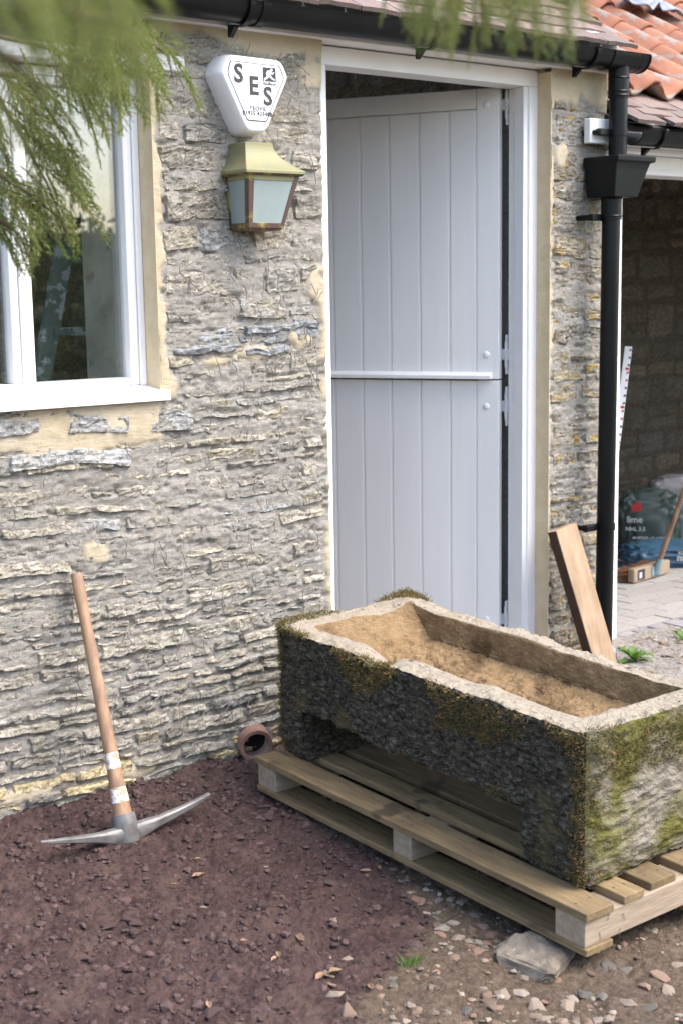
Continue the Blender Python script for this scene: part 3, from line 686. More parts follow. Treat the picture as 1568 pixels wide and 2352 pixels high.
# ================================================================== THINGS ON THE WALL
al = empty('alarm_box', (2.585, 0, 1.98), 'white triangular burglar alarm box lettered SES above the lantern', 'alarm box')
FO = [(2.4945, 2.212), (2.6875, 2.210), (2.711, 2.164), (2.706, 2.150), (2.623, 1.990), (2.5505, 1.988), (2.4665, 2.145), (2.4645, 2.161)]
def rounded(P, rad, k=5):
    P = [np.array(p) for p in P]; out = []; n = len(P)
    for i in range(n):
        a, b_, c = P[i - 1], P[i], P[(i + 1) % n]; r0 = min(rad, np.linalg.norm(a - b_) * .45); r1_ = min(rad, np.linalg.norm(c - b_) * .45)
        p0 = b_ + (a - b_) / np.linalg.norm(a - b_) * r0; p1 = b_ + (c - b_) / np.linalg.norm(c - b_) * r1_
        for t in np.linspace(0, 1, k): out.append((1 - t) ** 2 * p0 + 2 * t * (1 - t) * b_ + t * t * p1)
    return np.array(out)
RO = rounded(FO, .022); CE = np.array([2.588, 2.115])
def scaled(k): return CE + (RO - CE) * k
secs = [(-.0, 1.045), (-.045, 1.045), (-.068, 1.02), (-.082, .985), (-.088, .955), (-.090, .92)]
V = []; F = []; K = len(RO)
for y, k in secs:
    V += [(p[0], y, p[1]) for p in scaled(k)]
for i in range(len(secs) - 1): F += [(i * K + j, i * K + (j + 1) % K, (i + 1) * K + (j + 1) % K, (i + 1) * K + j) for j in range(K)]
F.append(tuple(range((len(secs) - 1) * K, len(secs) * K)))
cas = MB().add(V, F).build('casing', 'upvc', al, True)
STK = rounded([(2.494, 2.193), (2.676, 2.191), (2.692, 2.160), (2.690, 2.150), (2.622, 2.022), (2.552, 2.022), (2.486, 2.150), (2.484, 2.162)], .006, 3)
def ring(P, w, y, name, m, parent):
    c = P.mean(0); Q = c + (P - c) * (1 - w); n = len(P); V = [(p[0], y, p[1]) for p in P] + [(p[0], y, p[1]) for p in Q]
    return mesh(name, V, [(i, (i + 1) % n, (i + 1) % n + n, i + n) for i in range(n)], m, parent)
ring(STK, .034, -.0908, 'border_line', 'ink', al)
mesh('face_label', [(p[0], -.0904, p[1]) for p in STK], [tuple(range(len(STK)))], 'upvc', al)
UX, UYZ = (1, 0, 0), (0, 0, 1)
def A(px, py, y=-.0912): return on(1, (740 + px / 3.36) / 1.59439, (160 + py / 3.36) / 1.59439, y)
for t, px, py in (('S', 455, 468), ('E', 643, 622), ('S', 815, 752)):
    p = A(px, py); text(t, .0745, p, UX, UYZ, 'ink', al, bold=.0022, sx=.98)
p = A(693, 822); text('YEOVIL', .0175, p, UX, UYZ, 'ink', al, space=1.12, bold=.0003)
p = A(688, 884); text('01935 433488', .0175, p, UX, UYZ, 'ink', al, space=1.08, bold=.0003)
def poly(pts, y, name, m, parent): return mesh(name, [A(a, b, y) for a, b in pts], [tuple(range(len(pts)))], m, parent)
poly([(750, 288), (908, 302), (914, 515), (754, 500)], -.0912, 'pictogram_panel', 'ink', al)
poly([(838, 322), (848, 308), (862, 308), (872, 320), (868, 338), (854, 344), (840, 336)], -.0918, 'running_figure', 'upvc', al)
poly([(808, 330), (838, 332), (856, 350), (846, 382), (826, 402), (800, 392), (790, 372), (794, 350)], -.0917, 'running_figure', 'upvc', al)
poly([(846, 344), (868, 362), (882, 350), (892, 358), (876, 380), (862, 380), (840, 364)], -.0919, 'running_figure', 'upvc', al)
poly([(802, 384), (838, 386), (830, 412), (796, 436), (776, 446), (772, 456), (764, 454), (768, 424), (790, 414)], -.0921, 'running_figure', 'upvc', al)
poly([(828, 378), (846, 384), (868, 420), (900, 444), (896, 456), (862, 440), (824, 400)], -.0923, 'running_figure', 'upvc', al)
p = A(835, 496, -.0920); text('STOP THIEF!', .0098, p, UX, UYZ, 'upvc', al, bold=.0003, sx=.86)

la = empty('wall_lantern', (2.62, 0, 1.70), 'weathered brass coach lantern with frosted panes fixed under the alarm box', 'lantern')
lx0, lx1 = 2.5265, 2.7135; lyf = -.1256
def lsec(t):   # t 0 at bottom, 1 at top of the glass body
    return (2.5375 + (lx0 - 2.5375) * t, 2.6655 + (lx1 - 2.6655) * t, -.1030 + (lyf + .1030) * t, 1.7060 + (1.862 - 1.7060) * t)
def lpt(u, t, face):
    x0, x1, yf, z = lsec(t)
    return np.array({'front': (x0 + (x1 - x0) * u, yf, z), 'left': (x0, yf * (1 - u) - .004 * u, z), 'right': (x1, yf * (1 - u) - .004 * u, z)}[face])
def quadbar(face, u0, u1, t0, t1, th, name, m, par):
    nrm = {'front': np.array([0, -1, 0.]), 'left': np.array([-1., 0, 0]), 'right': np.array([1., 0, 0])}[face]
    Q = [lpt(u0, t0, face), lpt(u1, t0, face), lpt(u1, t1, face), lpt(u0, t1, face)]; V = [q + nrm * th for q in Q] + [q - nrm * .003 for q in Q]
    return MB().add(V, [(0, 1, 2, 3), (7, 6, 5, 4), (0, 4, 5, 1), (1, 5, 6, 2), (2, 6, 7, 3), (3, 7, 4, 0)]).build(name, m, par, bevel=.0008)
for face in ('front', 'left', 'right'):
    fw = .105 if face == 'front' else .15
    quadbar(face, -.01, fw, -.005, 1.0, .003, 'frame_bar', 'brown', la); quadbar(face, 1 - fw * .8, 1.0, -.005, 1.0, .0031, 'frame_bar', 'brown', la)
    quadbar(face, fw, 1 - fw * .8, .90, 1.0, .0026, 'frame_bar', 'brass', la); quadbar(face, fw, 1 - fw * .8, -.005, .095, .0026, 'frame_bar', 'brown', la)
    quadbar(face, fw * .9, 1 - fw * .7, .08, .92, .0004, 'pane', 'frost', la)
loft('base_tray', [(2.541, 2.662, -.098, -.002, 1.698), (2.5375, 2.6655, -.103, -.002, 1.7055)], 'brown', la, .001)
# flared roof
secs = []
for t in np.linspace(0, 1, 9):
    k = (1 - t) ** 2.1
    secs.append((2.5405 - (2.5405 - 2.5075) * k, 2.643 + (2.729 - 2.643) * k, -.092 + (-.1415 + .092) * k, .0, 1.876 + (1.9605 - 1.876) * t))
secs = [(2.5075, 2.729, -.1415, 0, 1.8665)] + secs
loft('roof_cap', secs, 'brass', la, .0012)
loft('roof_rim', [(2.515, 2.722, -.134, -.001, 1.861), (2.510, 2.7265, -.139, -.001, 1.8664)], 'brown', la, .0005)
MB().box(2.545, 2.665, -.006, .02, 1.72, 1.95).build('back_plate', 'brown', la)

# ================================================================== GROUND
XB = [GP(600, 1762), GP(820, 1920), GP(960, 2030), GP(930, 2160), GP(790, 2300), GP(770, 2352)]
def redmask(x, y):
    yb = [p[1] for p in XB][::-1]; xb = [p[0] for p in XB][::-1]
    e = np.interp(y, yb, xb); n = fbm(v3(x * 5, y * 5, 0 * x), 3, 101) * .13 + fbm(v3(x * 20, y * 20, 0 * x), 2, 103) * .03
    return 1 - sst(-.06, .10, x - e + n)
GRX0, GRX1, GRY0, GRY1, gres = .75, 4.9, -2.5, .06, .0068
nx = int((GRX1 - GRX0) / gres); ny = int((GRY1 - GRY0) / gres)
X, Yg = np.meshgrid(np.linspace(GRX0, GRX1, nx), np.linspace(GRY0, GRY1, ny), indexing='ij')
rm = redmask(X, Yg)
def gdetail(X, Y): return fbm(v3(X * 2.5, Y * 2.5, 0 * X), 2, 111) * .018 + fbm(v3(X * 8, Y * 8, 0 * X), 3, 113) * .016 + .018 * sst(-.25, 0, Y) * (X < 3)
nz0 = gdetail(X, Yg); lump_ = np.maximum(fbm(v3(X * 30, Yg * 30, 0 * X), 4, 117, .7), -.25) * .016 + fbm(v3(X * 95, Yg * 95, 0 * X), 2, 119) * .006
Zg = gz(X, Yg) + nz0 + lump_ * (.6 + .5 * rm)
edge = np.minimum(np.minimum(X - GRX0, GRX1 - X), Yg - GRY0); Zg -= .08 * (1 - sst(0, .12, edge))
V = v3(X, Yg, Zg).reshape(-1, 3); idx = np.arange(nx * ny).reshape(nx, ny)
F = np.stack([idx[:-1, :-1], idx[1:, :-1], idx[1:, 1:], idx[:-1, 1:]], -1).reshape(-1, 4)
m, n, l, b = nt('earth')
a = N(n, 'ShaderNodeAttribute', attribute_name='red').outputs['Fac']; a2 = N(n, 'ShaderNodeAttribute', attribute_name='pale').outputs['Fac']
t1 = tex(n, l, 'noise', 60, 6, .7); t2 = tex(n, l, 'noise', 220, 4, .7); t3 = tex(n, l, 'noise', 8, 4)
cr = mixrgb(n, l, ramp(n, l, t1, .35, .68), (.036, .0215, .020), (.110, .068, .062)); cr = mixrgb(n, l, ramp(n, l, t3, .50, .66, (0, 0, 0), (.6, .6, .6)), cr, (.125, .082, .066))
cb = mixrgb(n, l, ramp(n, l, t1, .35, .66), (.075, .052, .035), (.165, .125, .09)); cb = mixrgb(n, l, ramp(n, l, t2, .62, .70), cb, (.30, .26, .21))
cp_ = mixrgb(n, l, ramp(n, l, t1, .35, .66), (.20, .18, .155), (.36, .335, .30))
c = mixrgb(n, l, a2, mixrgb(n, l, a, cb, cr), cp_); c = mixrgb(n, l, ramp(n, l, t2, .40, .30), c, (.03, .02, .018))
l.new(c, b.inputs['Base Color']); b.inputs['Roughness'].default_value = .95; b.inputs['Specular IOR Level'].default_value = .2
p_ = bump(n, l, b, t1, .9, .012); bump(n, l, b, t2, .6, .005, p_); M['earth'] = m
pale = sst(3.7, 4.2, X + .3 * fbm(v3(X * 4, Yg * 4, 0 * X), 2, 9))
o = mesh('ground', V, F, 'earth', None, True, {'red': rm.reshape(-1), 'pale': pale.reshape(-1)}); o['kind'] = 'structure'
o = MB().add([(-150, -150, -.17), (150, -150, -.17), (150, 150, -.17), (-150, 150, -.17)], [(0, 1, 2, 3)]).build('terrain', mat('far_ground', (.12, .11, .07), (.07, .09, .04), 1.5, .95), None); o['kind'] = 'structure'
Xc, Yc = np.meshgrid(np.linspace(-4, 10, 141), np.linspace(-7, .03, 72), indexing='ij'); Zc = gz(Xc, np.maximum(Yc, -2.2)) + fbm(v3(Xc * 2.5, Yc * 2.5, 0 * Xc), 2, 111) * .018 - .022
ic = np.arange(141 * 72).reshape(141, 72)
o = mesh('yard', v3(Xc, Yc, Zc).reshape(-1, 3), np.stack([ic[:-1, :-1], ic[1:, :-1], ic[1:, 1:], ic[:-1, 1:]], -1).reshape(-1, 4), 'earth', None, True, {'red': redmask(Xc, Yc).reshape(-1), 'pale': sst(3.7, 4.2, Xc).reshape(-1)}); o['kind'] = 'structure'
def ground_h(x, y): return gz(x, y) + gdetail(np.asarray(x), np.asarray(y))

# loose grit: too many to count
def scatter(n, keep, smin, smax, power=2.5):
    x = rng.uniform(1.0, 4.6, n); y = rng.uniform(-2.2, -.01, n); k = keep(x, y); x, y = x[k], y[k]
    s = smin + (smax - smin) * rng.random(len(x)) ** power
    return np.stack([x, y, ground_h(x, y) + s * .15], -1), s
def cmat(name, c1, c2, spk=None): return mat(name, c1, c2, 25, .92, .6, 120, lo=.35, hi=.65, rnd=0, attr='col')
M['grit'] = cmat('grit', (1.2, 1.15, 1.1), (.8, .8, .8))
clump = lambda x, y: fbm(v3(x * 4, y * 5, 0 * x), 3, 131) * 1.6 + .5 * sst(-.22, -.04, y)
P, s = scatter(60000, lambda x, y: (redmask(x, y) > .35) & (rng.random(len(x)) < .22 + .75 * np.maximum(clump(x, y) + .05, 0)), .0016, .0135, 4.5)
Pc, sc_ = scatter(3000, lambda x, y: (redmask(x, y) > .5) & ((fbm(v3(x * 3.2, y * 3.8, 0 * x), 2, 137) > .12) | (y > -.13 - .1 * vn(v3(x * 6, y * 0, 0 * x), 5))), .006, .022, 3.2)
P = np.concatenate([P, Pc]); s = np.concatenate([s, sc_])
V, F = pebbles(P, s, .7); cc = np.repeat(np.array([.078, .048, .045]) * rng.uniform(.6, 1.25, (len(P), 1)), 12, 0)
tag(mesh('red_grit', V, F, 'grit', None, False, {'col': cc}), 'dark reddish brown crushed grit spread along the wall foot', 'grit', kind='stuff')
P, s = scatter(26000, lambda x, y: (redmask(x, y) < .75) & (rng.random(len(x)) < .35 + .3 * clump(x, y)), .0015, .013, 4.2)
V, F = pebbles(P, s, .5); base = np.array([[.20, .155, .115], [.25, .22, .185], [.13, .09, .065], [.21, .13, .09], [.30, .255, .205]])[rng.integers(0, 5, len(P))]
P2_, s2 = scatter(17000, lambda x, y: (redmask(x, y) < .5) & (rng.random(len(x)) < .30 + .35 * clump(x, y)), .006, .024, 2.6)
V2, F2 = pebbles(P2_ - np.array([0, 0, .004]), s2, .42); base2 = np.array([[.20, .15, .11], [.23, .20, .165], [.13, .09, .065], [.21, .135, .095], [.28, .23, .18]])[rng.integers(0, 5, len(P2_))]
F = np.concatenate([F, F2 + len(V)]); V = np.concatenate([V, V2]); P = np.concatenate([P, P2_]); base = np.concatenate([base, base2])
tag(mesh('stone_chippings', V, F, 'grit', None, False, {'col': np.repeat(base * rng.uniform(.7, 1.2, (len(P), 1)), 12, 0)}), 'small mixed stone chippings trodden into the brown earth', 'chippings', kind='stuff')

# single lumps and chips one can pick out
M['redlump'] = mat('red_brown_lump', (.085, .05, .046), (.055, .033, .031), 30, .92, .7, 90, rnd=.3)
M['palechip'] = mat('pale_limestone', (.29, .235, .175), (.19, .145, .105), 16, .9, .6, 70, rnd=.2, speck=(60, .66, (.6, .56, .5)))
M['greychip'] = mat('grey_slate_chip', (.155, .138, .115), (.10, .088, .072), 16, .85, .5, 70, rnd=.2)
M['pinkchip'] = mat('pinkish_stone_chip', (.235, .16, .115), (.165, .108, .078), 16, .9, .5, 70, rnd=.2)
LM = {}
for k in range(6):
    for mm in ('redlump', 'palechip', 'greychip', 'pinkchip'):
        V, F = lump(40 + k, (1, .8, .42), .35, 2); o = mesh('x', V, F, mm); LM[(mm, k)] = o.data; bpy.data.objects.remove(o)
def drop(name, x, y, s, mm, label, cat, group, r, sink=.32):
    o = bpy.data.objects.new(name, LM[(mm, r.randrange(6))]); COL.objects.link(o); h = float(ground_h(x, y)); sc = s * r.uniform(.8, 1.2)
    o.location = (x, y, h + sc * (.30 - sink)); o.rotation_euler = (r.uniform(-.3, .3), r.uniform(-.3, .3), r.uniform(0, 6.3)); o.scale = (sc, sc, sc * r.uniform(.7, 1.2)); tag(o, label, cat, group); return o
LANDM = [(2.345, -1.455, 'the propping rock'), (1.92, -.3, 'the pickaxe head'), (2.54, -.06, 'the clay pipe'), (2.40, -.9, 'the long side of the pallet'), (2.40, -1.2, 'the long side of the pallet'), (2.40, -.6, 'the long side of the pallet'), (2.9, -1.62, 'the end of the pallet'), (2.65, -1.62, 'the end of the pallet'), (float(GP(940, 2212)[0]), float(GP(940, 2212)[1]), 'the grass tuft')]
def near(x, y):
    d_, t_ = min((math.hypot(x - a, y - b_), t_) for a, b_, t_ in LANDM); return (' near ' + t_) if d_ < .30 else ' out in the open'
r = random.Random(12)
for px, py, s in ((735, 1785, .018), (575, 1775, .03), (560, 1790, .022), (530, 1800, .012), (590, 1775, .026), (320, 1835, .028), (230, 2000, .014), (250, 2125, .026), (300, 2110, .028), (310, 2120, .022), (370, 2135, .02), (395, 2190, .02), (450, 2180, .024), (430, 2230, .026), (505, 2245, .03), (385, 2250, .028), (345, 2240, .02), (760, 2030, .024), (745, 1995, .016), (800, 1960, .014), (200, 2060, .014), (150, 2150, .016), (215, 1910, .024), (250, 1905, .02), (190, 1925, .018), (545, 1800, .02), (500, 2330, .03), (600, 2320, .028), (620, 2330, .022), (480, 2100, .014), (560, 2060, .016), (640, 2020, .014), (690, 2080, .016), (330, 1870, .016), (360, 1850, .014), (880, 1955, .016)):
    p = GP(px, py); drop('earth_lump', p[0], p[1], s, 'redlump', ('large' if s >= .022 else 'small') + ' dark reddish lump in the crushed grit' + near(p[0], p[1]), 'lump', 'larger lumps in the red grit', r)
for px, py, s, mm in ((870, 1965, .022, 'palechip'), (840, 1998, .016, 'pinkchip'), (765, 2115, .022, 'palechip'), (925, 2005, .022, 'greychip'), (795, 2195, .024, 'palechip'), (760, 2250, .02, 'pinkchip'), (750, 2195, .022, 'palechip'), (757, 2225, .022, 'pinkchip'), (770, 2280, .024, 'palechip'), (800, 2320, .034, 'pinkchip'), (905, 2245, .022, 'greychip'), (905, 2260, .02, 'greychip'), (1050, 2148, .026, 'palechip'), (1000, 2090, .02, 'greychip'), (1040, 2040, .026, 'greychip'), (1005, 2055, .018, 'greychip'), (1110, 2290, .03, 'pinkchip'), (1150, 2285, .03, 'palechip'), (1140, 2320, .03, 'pinkchip'), (1230, 2315, .036, 'palechip'), (1305, 2305, .032, 'palechip'), (1345, 2280, .03, 'greychip'), (1385, 2290, .028, 'greychip'), (1390, 2215, .036, 'greychip'), (1440, 2215, .03, 'greychip'), (1490, 2320, .028, 'greychip'), (1520, 2240, .03, 'pinkchip'), (1535, 2275, .04, 'palechip'), (1560, 2220, .03, 'palechip'), (1440, 2310, .024, 'palechip'), (1480, 2260, .02, 'pinkchip'), (985, 2060, .016, 'pinkchip'), (1080, 2120, .02, 'pinkchip'), (1085, 2145, .02, 'greychip'), (940, 2310, .02, 'palechip'), (960, 2330, .022, 'pinkchip'), (1020, 2335, .022, 'palechip'), (870, 2290, .016, 'pinkchip'), (1070, 2330, .018, 'greychip'), (1100, 2090, .024, 'greychip'), (470, 2080, .014, 'palechip'), (620, 2300, .014, 'pinkchip'), (610, 1990, .012, 'palechip'), (1250, 2340, .03, 'palechip'), (1350, 2340, .028, 'pinkchip'), (1400, 2340, .03, 'palechip'), (1060, 2060, .02, 'palechip'), (985, 2020, .018, 'greychip')):
    p = GP(px, py); w = {'palechip': 'pale limestone chip on the earth', 'greychip': 'grey stone chip on the earth', 'pinkchip': 'pinkish broken stone on the earth'}[mm]
    w = ('big ' if s >= .026 else 'small ') + w + near(p[0], p[1])
    drop('stone_chip', p[0], p[1], s, mm, w, 'stone', {'palechip': 'pale chips on the earth', 'greychip': 'grey chips on the earth', 'pinkchip': 'pinkish chips on the earth'}[mm], r)
for px, py, s in ((1475, 1520, .03), (1500, 1500, .022), (1525, 1540, .03), (1545, 1510, .035), (1560, 1480, .03), (1430, 1520, .022), (1490, 1545, .02), (1565, 1530, .022)):
    p = GP(px, py); drop('rubble', p[0], p[1], s, 'palechip', 'pale rubble fragment on the gravel before the outhouse floor', 'stone', 'rubble before the outhouse', r)
# dry leaves and wood chips
M['deadleaf'] = mat('dead_leaf', (.21, .12, .065), (.27, .185, .115), 30, .8)
for px, py in ((455, 1968), (462, 2010), (630, 2215), (640, 2205), (735, 2240), (770, 2230), (838, 1995), (480, 2310), (455, 2010), (870, 1985), (850, 2270), (690, 2160), (560, 2160), (400, 2035), (1000, 2235), (880, 2330)):
    p = GP(px, py); a_ = r.uniform(0, 6.3); s = r.uniform(.009, .02); h = float(ground_h(p[0], p[1])) + .008; V = []
    for u, v, w in ((-1, 0, 0), (-.3, .45, .25), (.5, .35, .3), (1, 0, .1), (.4, -.45, .35), (-.4, -.4, .2), (0, 0, -.1)):
        V.append((p[0] + s * (u * math.cos(a_) - v * math.sin(a_)), p[1] + s * (u * math.sin(a_) + v * math.cos(a_)), h + s * w * r.uniform(.5, 1.6)))
    o = mesh('dead_leaf', V, [(6, 0, 1), (6, 1, 2), (6, 2, 3), (6, 3, 4), (6, 4, 5), (6, 5, 0)], 'deadleaf'); tag(o, 'curled tan dead leaf on the ground' + near(p[0], p[1]), 'leaf', 'dead leaves on the ground')
    md = o.modifiers.new('s', 'SOLIDIFY'); md.thickness = .001

# ================================================================== PICKAXE
px_ = empty('pickaxe', (1.92, -.3, -.02), 'pickaxe with worn wooden handle standing on its head against the wall', 'pickaxe')
HT = np.array([1.937, -.040, .712]); HB = np.array([1.922, -.300, -.012])
ts = np.linspace(0, 1, 22); path = [HT + (HB - HT) * t for t in ts]
rad = np.interp(ts, [0, .02, .06, .15, .5, .75, .9, 1], [.0155, .0185, .0185, .0165, .0185, .0205, .0265, .030])
MB().tube(path, rad, 18).build('handle', 'ash', px_, True)
for t0, t1 in ((.685, .745), (.815, .87)):
    tt = np.linspace(t0, t1, 4); MB().tube([HT + (HB - HT) * t for t in tt], np.interp(tt, ts, rad) + .0006, 18, cap=False).build('paint_band', 'chalk', px_, True)
hd = MB(); K = 10
ctrl = [(1.650, .055), (1.70, .045), (1.76, .033), (1.83, .019), (1.89, .007), (1.925, .004), (1.96, .008), (2.03, .018), (2.09, .027), (2.15, .039), (2.205, .054)]
hw = [.004, .008, .012, .014, .019, .022, .019, .013, .011, .010, .009]; hh = [.0035, .006, .009, .014, .024, .030, .024, .015, .012, .009, .005]
V = []; n_ = len(ctrl)
for i, (x, z) in enumerate(ctrl):
    a = ctrl[max(i - 1, 0)]; c = ctrl[min(i + 1, n_ - 1)]; tx, tz = c[0] - a[0], c[1] - a[1]; q = math.hypot(tx, tz); nxx, nzz = -tz / q, tx / q
    yw = hw[i] if i < 7 else hw[i] + .0 ; yc = -.302 + .02 * (x - 1.92)
    for a_, b_ in ((-1, -.6), (-.6, -1), (.6, -1), (1, -.6), (1, .6), (.6, 1), (-.6, 1), (-1, .6)):
        V.append((x + nxx * hh[i] * b_, yc + yw * a_, z - .008 + nzz * hh[i] * b_))
F = [(i * 8 + j, i * 8 + (j + 1) % 8, i * 8 + 8 + (j + 1) % 8, i * 8 + 8 + j) for i in range(n_ - 1) for j in range(8)] + [tuple(range(7, -1, -1)), tuple((n_ - 1) * 8 + j for j in range(8))]
hd.add(V, F).build('head', 'steel', px_, True)
ud = (HT - HB) / np.linalg.norm(HT - HB); pe = HB + ud * .004
MB().tube([pe - ud * .02, pe + ud * .01, pe + ud * .050, pe + ud * .062], [.033, .037, .0355, .034], 16).build('eye_socket', 'steel', px_, True)

# ================================================================== CLAY PIPE
cl = MB(); c_ = np.array([2.545, -.060, .062]); ax_d = np.array([.10, .99, .02]); ax_d /= np.linalg.norm(ax_d)
def ringpts(c, ax, rad, k=28):
    a = np.cross(ax, UZ); a /= np.linalg.norm(a); b_ = np.cross(ax, a); return [c + rad * (math.cos(t) * a + math.sin(t) * b_) for t in np.linspace(0, 2 * math.pi, k, endpoint=False)]
V = []; k = 28; ax_f = np.array([-.35, -.92, -.12]); ax_f /= np.linalg.norm(ax_f)
for cc_, rad in ((c_ - ax_f * .16, .055), (c_, .0555), (c_ + ax_f * .004, .054), (c_ + ax_f * .004, .0425), (c_, .0415), (c_ - ax_f * .16, .0415)): V += ringpts(cc_, ax_f, rad)
F = [(i * k + j, i * k + (j + 1) % k, (i + 1) * k + (j + 1) % k, (i + 1) * k + j) for i in range(5) for j in range(k)]
o = MB().add(V, F).build('clay_pipe', 'clay', None, True); tag(o, 'broken terracotta drain pipe poking out at the wall foot', 'pipe'); PW[o.name] = Matrix.Identity(4)
mesh('mouth_shade', ringpts(c_ - ax_f * .045, ax_f, .0425), [tuple(range(28))], mat('pipe_hole_shade', (.006, .005, .005), None, 20, .95), o)  # near-black disc inside the pipe paints the dark of the hole

# ================================================================== LEANING TIMBER
pt = np.array([3.955, -.085, .615]); pb = np.array([4.06, -.235, .0]); t = (pt - pb) / np.linalg.norm(pt - pb)
wdir = np.array([1.0, -.03, 0.]); wdir -= t * (wdir @ t); wdir /= np.linalg.norm(wdir); tdir = np.cross(t, wdir)
o = MB().obox((pt + pb) / 2, wdir, tdir, t, .058, .024, np.linalg.norm(pt - pb) / 2).build('timber_plank', 'wood', None, bevel=.002); tag(o, 'short new sawn timber plank leaning on the pier by the downpipe', 'plank')
o.data.materials.append(mat('weathered_timber_edge', (.085, .042, .022), (.05, .026, .015), 8, .85, .5, 16, stretch=(5, 5, .5)))
for f in o.data.polygons:
    if abs(np.array(f.normal) @ wdir) > .8: f.material_index = 1

# ================================================================== PALLET
PLX0, PLX1, PLY0, PLY1 = 2.402, 3.25, -1.585, -.262
def ptilt(y): return 0.0 + (-.05 - 0.0) * (PLY1 - y) / (PLY1 - PLY0)
def tilted(mb):
    mb.v = [(x, y, z + ptilt(y)) for x, y, z in mb.v]; return mb
pal = empty('pallet', (2.8, -.9, -.03), 'wooden pallet under the stone trough, one corner propped on a rock', 'pallet')
rr = random.Random(2)
for y0, y1 in ((PLY1 - .09, PLY1), (-.965, -.89), (PLY0 + .004, PLY0 + .099)):
    tilted(MB().box(PLX0 + .006, PLX1 - .006, y0, y1, .0185, .0885)).build('bearer', 'palletX', pal, bevel=.003, seg=2)
for k, (x0, w) in enumerate(((PLX0, .098), (2.545, .075), (2.655, .098), (2.80, .098), (2.94, .098), (3.06, .075), (3.16, .09))):
    cut = [(PLY0 + rr.uniform(0, .012), PLY1 + rr.uniform(-.01, .008))]
    if k == 0: cut = [(PLY0 - .006, -.935), (-.933, PLY1 + .006)]
    for a, b_ in cut: tilted(MB().box(x0, x0 + w, a, b_, .0888, .1095)).build('deck_board', 'palletY', pal, bevel=.002)
for x0 in (PLX0 + .003, 2.78, 3.15): tilted(MB().box(x0, x0 + .096, PLY0 - .004, PLY1 + .004, 0, .0182)).build('base_board', 'palletY', pal, bevel=.002)
M['nailhead'] = mat('rusty_nail_head', (.05, .04, .035), None, 10, .6)
mb = MB()
for x0, w in ((PLX0, .098), (2.545, .075), (2.655, .098), (2.80, .098), (2.94, .098), (3.06, .075), (3.16, .09)):
    for y in (PLY1 - .045, -.945, -.91, PLY0 + .05):
        for fx in (.25, .75):
            mb.add([(x0 + w * fx + .0032 * math.cos(t), y + .0032 * math.sin(t), .1101) for t in np.linspace(0, 6.28, 7)[:-1]], [tuple(range(6))])
tilted(mb).build('nail_heads', 'nailhead', pal)['kind'] = 'stuff'
M['nail'] = mat('nail', (.6, .6, .62), None, 10, .35, metal=1)
for x, z, a in ((2.545, .060, .5), (2.49, .074, -.9), (2.46, .035, .2), (2.53, .026, -.7)):
    tilted(MB().tube([(x - .006 * math.sin(a), PLY0 + .0025, z + .010 * math.cos(a)), (x + .006 * math.sin(a), PLY0 + .0008, z - .010 * math.cos(a))], .0008, 6)).build('staple', 'nail', pal)

# ================================================================== STONE TROUGH
TX0, TX1, TY0, TY1 = 2.480, 3.015, -1.515, -.258
def tz(y): return .112 + (.0605 - .112) * (TY1 - y) / (TY1 - TY0)
HT_ = .400
def patch(p00, p10, p11, p01, nu, nv):
    p00, p10, p11, p01 = [np.array(q, float) for q in (p00, p10, p11, p01)]
    U, W = np.meshgrid(np.linspace(0, 1, nu + 1), np.linspace(0, 1, nv + 1), indexing='ij'); U = U[..., None]; W = W[..., None]
    P = (1 - U) * (1 - W) * p00 + U * (1 - W) * p10 + U * W * p11 + (1 - U) * W * p01
    idx = np.arange((nu + 1) * (nv + 1)).reshape(nu + 1, nv + 1); return P.reshape(-1, 3), np.stack([idx[:-1, :-1], idx[1:, :-1], idx[1:, 1:], idx[:-1, 1:]], -1).reshape(-1, 4)
KY = 216; SY = (TY1 - TY0) / KY; KA, KB_, KC = 36, 157, 23; KX = 96; KL, KU = 29, 45
NY0, NY1, NZ = TY0 + KA * SY, TY1 - KC * SY, .158      # notch cut across underneath
IX0, IX1, IY0, IY1 = 2.563, 2.958, -1.428, -.352
FX0, FX1, FY0, FY1, FZ = 2.595, 2.945, -1.40, -.46, .245
BZ = (.245, .318, .318, .262)
parts = []   # (patch, material index)
def add(mi, *q): parts.append((*patch(*q), mi))
H = HT_
for x in (TX0, TX1):
    add(0, (x, TY0, 0), (x, NY0, 0), (x, NY0, NZ), (x, TY0, NZ), KA, KL); add(0, (x, NY1, 0), (x, TY1, 0), (x, TY1, NZ), (x, NY1, NZ), KC, KL)
    add(0, (x, TY0, NZ), (x, NY0, NZ), (x, NY0, H), (x, TY0, H), KA, KU); add(0, (x, NY0, NZ), (x, NY1, NZ), (x, NY1, H), (x, NY0, H), KB_, KU); add(0, (x, NY1, NZ), (x, TY1, NZ), (x, TY1, H), (x, NY1, H), KC, KU)
for y, mi in ((TY0, 1), (TY1, 0)):
    add(mi, (TX0, y, 0), (TX1, y, 0), (TX1, y, NZ), (TX0, y, NZ), KX, KL); add(mi, (TX0, y, NZ), (TX1, y, NZ), (TX1, y, H), (TX0, y, H), KX, KU)
add(0, (TX0, TY0, 0), (TX1, TY0, 0), (TX1, NY0, 0), (TX0, NY0, 0), KX, KA); add(0, (TX0, NY1, 0), (TX1, NY1, 0), (TX1, TY1, 0), (TX0, TY1, 0), KX, KC)
for y in (NY0, NY1): add(0, (TX0, y, 0), (TX1, y, 0), (TX1, y, NZ), (TX0, y, NZ), KX, KL)
add(0, (TX0, NY0, NZ), (TX1, NY0, NZ), (TX1, NY1, NZ), (TX0, NY1, NZ), KX, KB_)
